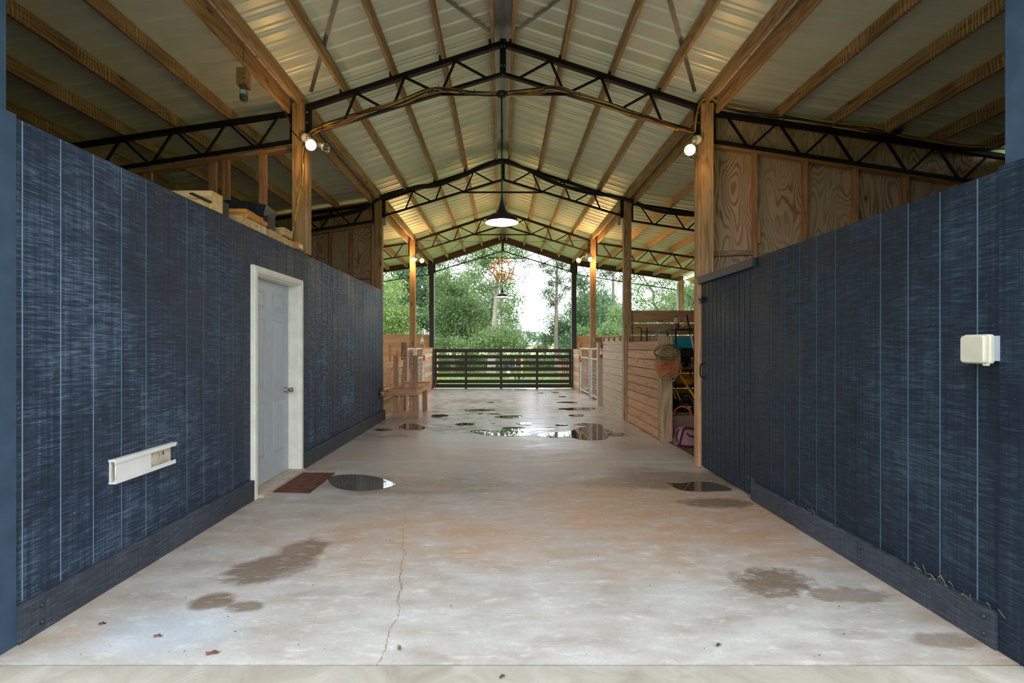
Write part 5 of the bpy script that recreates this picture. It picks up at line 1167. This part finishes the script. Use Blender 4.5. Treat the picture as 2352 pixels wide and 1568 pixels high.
tree('tall_tree', 'tall tree with a pale grey trunk behind the chandelier', 27, [(1131, 850), (1133, 780), (1137, 720), (1141, 660), (1147, 590), (1150, 520)], .17, [(1095, 610, 42, 26), (1135, 585, 44, 26), (1175, 575, 34, 24), (1115, 655, 40, 28), (1160, 640, 22, 22), (1172, 690, 17, 20), (1180, 728, 15, 20), (1168, 755, 22, 16), (1140, 545, 60, 22), (1085, 560, 40, 24)], 'leaf_mid', .085, 1.15, .26, bark='pale_bark')
tree('tall_tree', 'thin pale-trunked tree just right of the taller pale trunk', 30, [(1152, 840), (1152, 760), (1151, 700), (1150, 640)], .10, [(1165, 705, 16, 16), (1150, 660, 18, 16), (1176, 745, 15, 14)], 'leaf_mid', .085, .9, .24, bark='pale_bark')
tree('leafy_tree', 'dark low tree where the left treeline steps down to the field', 32, [(1192, 835), (1194, 805), (1196, 785)], .08, [(1185, 782, 20, 18), (1203, 793, 13, 10), (1172, 770, 16, 18)], 'leaf_deep', .085, 1.5, .24)
tree('pine_tree', 'slender pine with sparse tufts in the right half of the gateway', 27, [(1278, 850), (1277, 780), (1278, 700), (1279, 640), (1279, 540)], .13, [(1256, 667, 13, 7), (1268, 652, 12, 7), (1292, 646, 14, 6), (1298, 662, 10, 5), (1248, 609, 12, 6), (1262, 622, 12, 7), (1296, 606, 16, 7), (1284, 590, 14, 7), (1306, 618, 9, 5), (1262, 682, 10, 6), (1288, 678, 9, 5), (1270, 700, 10, 8), (1268, 578, 14, 6), (1300, 575, 14, 7)], 'leaf_pine', .06, 2.2, .15)
tree('leafy_tree', 'deep green tree around the foot of the slender pine', 29, [(1282, 840), (1283, 800), (1284, 770)], .10, [(1274, 735, 12, 18), (1292, 752, 18, 22), (1278, 780, 24, 20), (1302, 785, 20, 18), (1268, 765, 10, 16)], 'leaf_deep', .08, 1.6, .22)
tree('small_conifer', 'small pointed tree right of the distant field gap', 30, [(1252, 835), (1252, 800), (1252, 772)], .06, [(1253, 770, 5, 8), (1251, 782, 9, 9), (1250, 796, 16, 12), (1236, 800, 10, 8)], 'leaf_deep', .075, 1.5, .16)
tree('leafy_tree', 'broad tree behind the third right post', 29, [(1352, 840), (1356, 760), (1360, 700)], .15, [(1338, 690, 26, 34), (1375, 700, 36, 34), (1345, 745, 38, 34), (1390, 745, 36, 36), (1330, 640, 22, 22)], 'leaf_deep', .09, 1.7, .30)
tree('leafy_tree', 'light green tree between the third and second right posts', 24, [(1382, 838), (1384, 800), (1388, 770)], .10, [(1352, 772, 34, 22), (1400, 768, 34, 26), (1425, 730, 16, 30), (1378, 790, 44, 16)], 'leaf_mid', .08, 1.7, .24)
tree('pine_tree', 'tall bare-trunked pine behind the whitewashed planks', 33, [(1407, 850), (1407, 780), (1408, 700), (1409, 620), (1410, 540)], .15, [(1395, 628, 20, 8), (1422, 640, 14, 7), (1385, 650, 14, 6), (1424, 600, 16, 8), (1392, 595, 16, 8), (1370, 612, 14, 7), (1345, 600, 16, 8)], 'leaf_pine', .07, 1.8, .2)
tree('crooked_tree', 'open crooked tree above the tall plank fence', 26, [(1562, 850), (1548, 760), (1525, 722), (1502, 698), (1500, 670), (1480, 640), (1470, 610)], .10, [(1462, 665, 20, 18), (1480, 690, 22, 14), (1505, 650, 28, 12), (1530, 672, 24, 16), (1545, 640, 24, 12), (1465, 712, 18, 7), (1510, 708, 22, 8), (1550, 690, 10, 14), (1460, 635, 24, 10)], 'leaf_mid', .075, .95, .22)
tree('leafy_tree', 'bright tree beyond the outer right post', 30, [(1590, 840), (1588, 740), (1586, 680)], .12, [(1585, 690, 26, 20), (1600, 660, 30, 18), (1570, 668, 14, 14), (1640, 690, 50, 60)], 'leaf_mid', .085, 1.4, .28)
BGT = [(900, 44, 640, 'behind the lime-green tree'), (955, 47, 600, 'between the third left post and the black post'), (1015, 43, 640, 'just inside the left gate post'), (1075, 46, 655, 'left of the pale trunk'), (1130, 44, 650, 'directly behind the pale trunk'),
       (1330, 45, 700, 'just outside the right black post'), (1365, 47, 660, 'behind the third right post'), (1425, 44, 690, 'behind the second right post'), (1480, 46, 700, 'above the wire rack'), (1545, 45, 660, 'behind the outer right post'),
       (1610, 47, 650, 'hidden mostly by the big right post'), (1680, 45, 640, 'far outside the right wall'), (780, 45, 620, 'hidden by the left navy wall'), (700, 46, 600, 'far outside the left wall')]
for x_, Y_, yt, wh in BGT:
    tree('background_tree', 'rear treeline tree '+wh, Y_, [(x_, 830), (x_+3, (yt+800)/2), (x_, yt+20)], .2, [(x_-14, yt+40, 34, 34), (x_+14, yt+62, 36, 36), (x_-6, yt+100, 42, 32), (x_+4, 790, 44, 22)], 'leaf_deep' if (x_//10) % 2 else 'leaf_mid', .13, 1.2, .4, group='rear line of woods', limbs=False)
tree('leafy_tree', 'tree hidden mostly behind the navy wall end', 30, [(800, 840), (805, 740), (808, 680)], .16, [(800, 660, 70, 60), (830, 740, 70, 50), (740, 720, 60, 70)], 'leaf_deep', .10, 1.4, .34)
tree('tall_tree', 'leafy branches seen just under the far roof peak', 38, [(1150, 840), (1160, 700), (1185, 600)], .10, [(1190, 590, 26, 12), (1215, 608, 14, 5), (1206, 640, 9, 6), (1080, 640, 30, 20), (1060, 600, 34, 18)], 'leaf_pine', .085, 1.0, .26, bark='pale_bark')
for i in range(13):
    x = -34+i*7.2+R.uniform(-2, 2); Yd = 250+R.uniform(-10, 10); h = R.uniform(4.5, 7.5)
    t = thing('distant_tree', (x, Yd, 2.2), 'hazy distant tree on the horizon past the field', 'tree', 'distant trees on the horizon'); b = MB(); b.tube([(x, Yd, 1.8), (x, Yd, 2.6+h*.5)], .25, 'bark', 6); b.build('trunk', t)
    leaves_mesh('foliage', cloud(V(x, Yd, 2.4+h*.5), (4.2, 3, h*.5), 1.4, .5, .8), .5, 'leaf_deep', parent=t, origin=(x, Yd, 2.2))['kind'] = 'stuff'
P_ = []
for i in range(150):
    x = R.uniform(-14, 16); Yd = R.uniform(29.5, 38); P_.append(cloud(V(x, Yd, R.uniform(.0, .5)), (R.uniform(.5, 1.2), .6, R.uniform(.25, .55)), 1.1, .06, .16))
tag(leaves_mesh('undergrowth', np.concatenate(P_), .06, 'leaf_mid', origin=(0, 34, -.1)), 'leafy undergrowth along the edge of the lawn', 'undergrowth', kind='stuff')
n = 16000; gx = R.uniform(-9, 9, n); gy = 16.75+R.rand(n)**1.5*13; gz = np.full(n, -.12); hh = R.uniform(.04, .11, n); an = R.uniform(0, 6.28, n); lw = .006+.0006*(gy-16)
v = np.stack([np.stack([gx-lw*np.cos(an), gy-lw*np.sin(an), gz], 1), np.stack([gx+lw*np.cos(an), gy+lw*np.sin(an), gz], 1), np.stack([gx+R.uniform(-.03, .03, n), gy+R.uniform(-.03, .03, n), gz+.05+hh], 1)], 1).reshape(-1, 3)
me = bpy.data.meshes.new('grass'); me.from_pydata(v.tolist(), [], np.arange(3*n).reshape(-1, 3).tolist()); me.materials.append(MAT['grass_blade'])
tag(link('grass', me), 'short grass on the lawn beyond the gate', 'grass', kind='stuff')
# things in the yard
for (x, y0, y1, Y_, l) in ((1198.5, 822, 868, 24, 'orange wooden post in the yard, right of the gate centre'), (1184, 822, 842, 27, 'slimmer orange post farther back in the yard'), (1005, 806, 848, 23, 'thin orange stake in the yard near the left gate post')):
    a, c = px(x, y1, Y_), px(x, y0, Y_); w_ = .10 if x > 1190 else .05; tag(board('wooden_stake', (a.x, Y_, -.15), (a.x, Y_, c.z), w_, w_, 'stake_orange', up=(0, 1, 0)), l, 'post')
t = thing('tree_stump', (px(1128, 0, 27.6).x, 27.6, -.2), 'wide grey stump base behind the gate centre', 'stump')
b = MB(); c = px(1128, 0, 27.6); b.lathe([(.30, -.2), (.24, .1), (.20, .5), (.19, .95), (0, .97)], (c.x, 27.6, 0), 'pale_bark', 14); b.build('stump_body', t)
t = thing('garden_toy', (px(1180, 0, 22).x, 22, -.1), 'blue and white garden ride-on toy with dark wheels', 'toy'); c = px(1178, 0, 22)
for (x, z, r) in ((1188, 856, .10), (1197, 857, .12)):
    q = px(x, z, 22); q.z = r-.1; b = MB(); b.tube([q+V(r*math.cos(a), 0, r*math.sin(a)) for a in [i*math.pi/8 for i in range(16)]], .025, 'dark_plastic', 6, closed=True); b.build('wheel', t)
b = MB(); b.tube(curve([px(1168, 838, 22), px(1175, 845, 22), px(1190, 842, 22), px(1196, 852, 22)], 4), .035, 'toy_blue', 7); b.build('frame', t)
b = MB(); b.bar(px(1166, 852, 22), px(1176, 868, 22), .14, .1, 'white_label'); b.box(tuple(px(1170, 869, 22)), tuple(px(1185, 864, 22.2)), 'white_label'); b.build('seat', t)
b = MB(); q = px(1204, 869, 21.5); b.lathe([(0, 0), (.05, 0), (.07, .09), (0, .09)], (q.x, 21.5, -.1), 'teal_plastic', 12); tag(b.build('toy_bucket'), 'tiny teal bucket on the lawn beyond the gate', 'bucket')
t = thing('pallet_stack', (2.85, 22, -.1), 'grey slatted pallet stack under a lilac tarp by the right gate post', 'pallet')
for k in range(6): x = 2.60+k*.11; board('slat', (x, 22, -.12), (x, 22, .80), .05, .07, 'grey_wood', t, up=(0, 1, 0))
b = MB(); b.box((2.55, 22.05, .1), (3.3, 22.6, .82), 'grey_wood'); b.build('pallet_body', t)
b = MB(); vs = []; 
for i in range(7):
    for j in range(4): vs.append((2.35+.16*i, 21.85+.25*j, .90+.05*math.sin(i*1.7+j)-(.06 if i in (0, 6) else 0)))
k = len(vs); vs += [(x, y, z-.02) for x, y, z in vs]; fs = []
for i in range(6):
    for j in range(3): a = i*4+j; fs += [(a, a+4, a+5, a+1), (k+a, k+a+1, k+a+5, k+a+4)]
b.add(vs, fs, 'tarp_lilac', True); b.build('tarp', t)
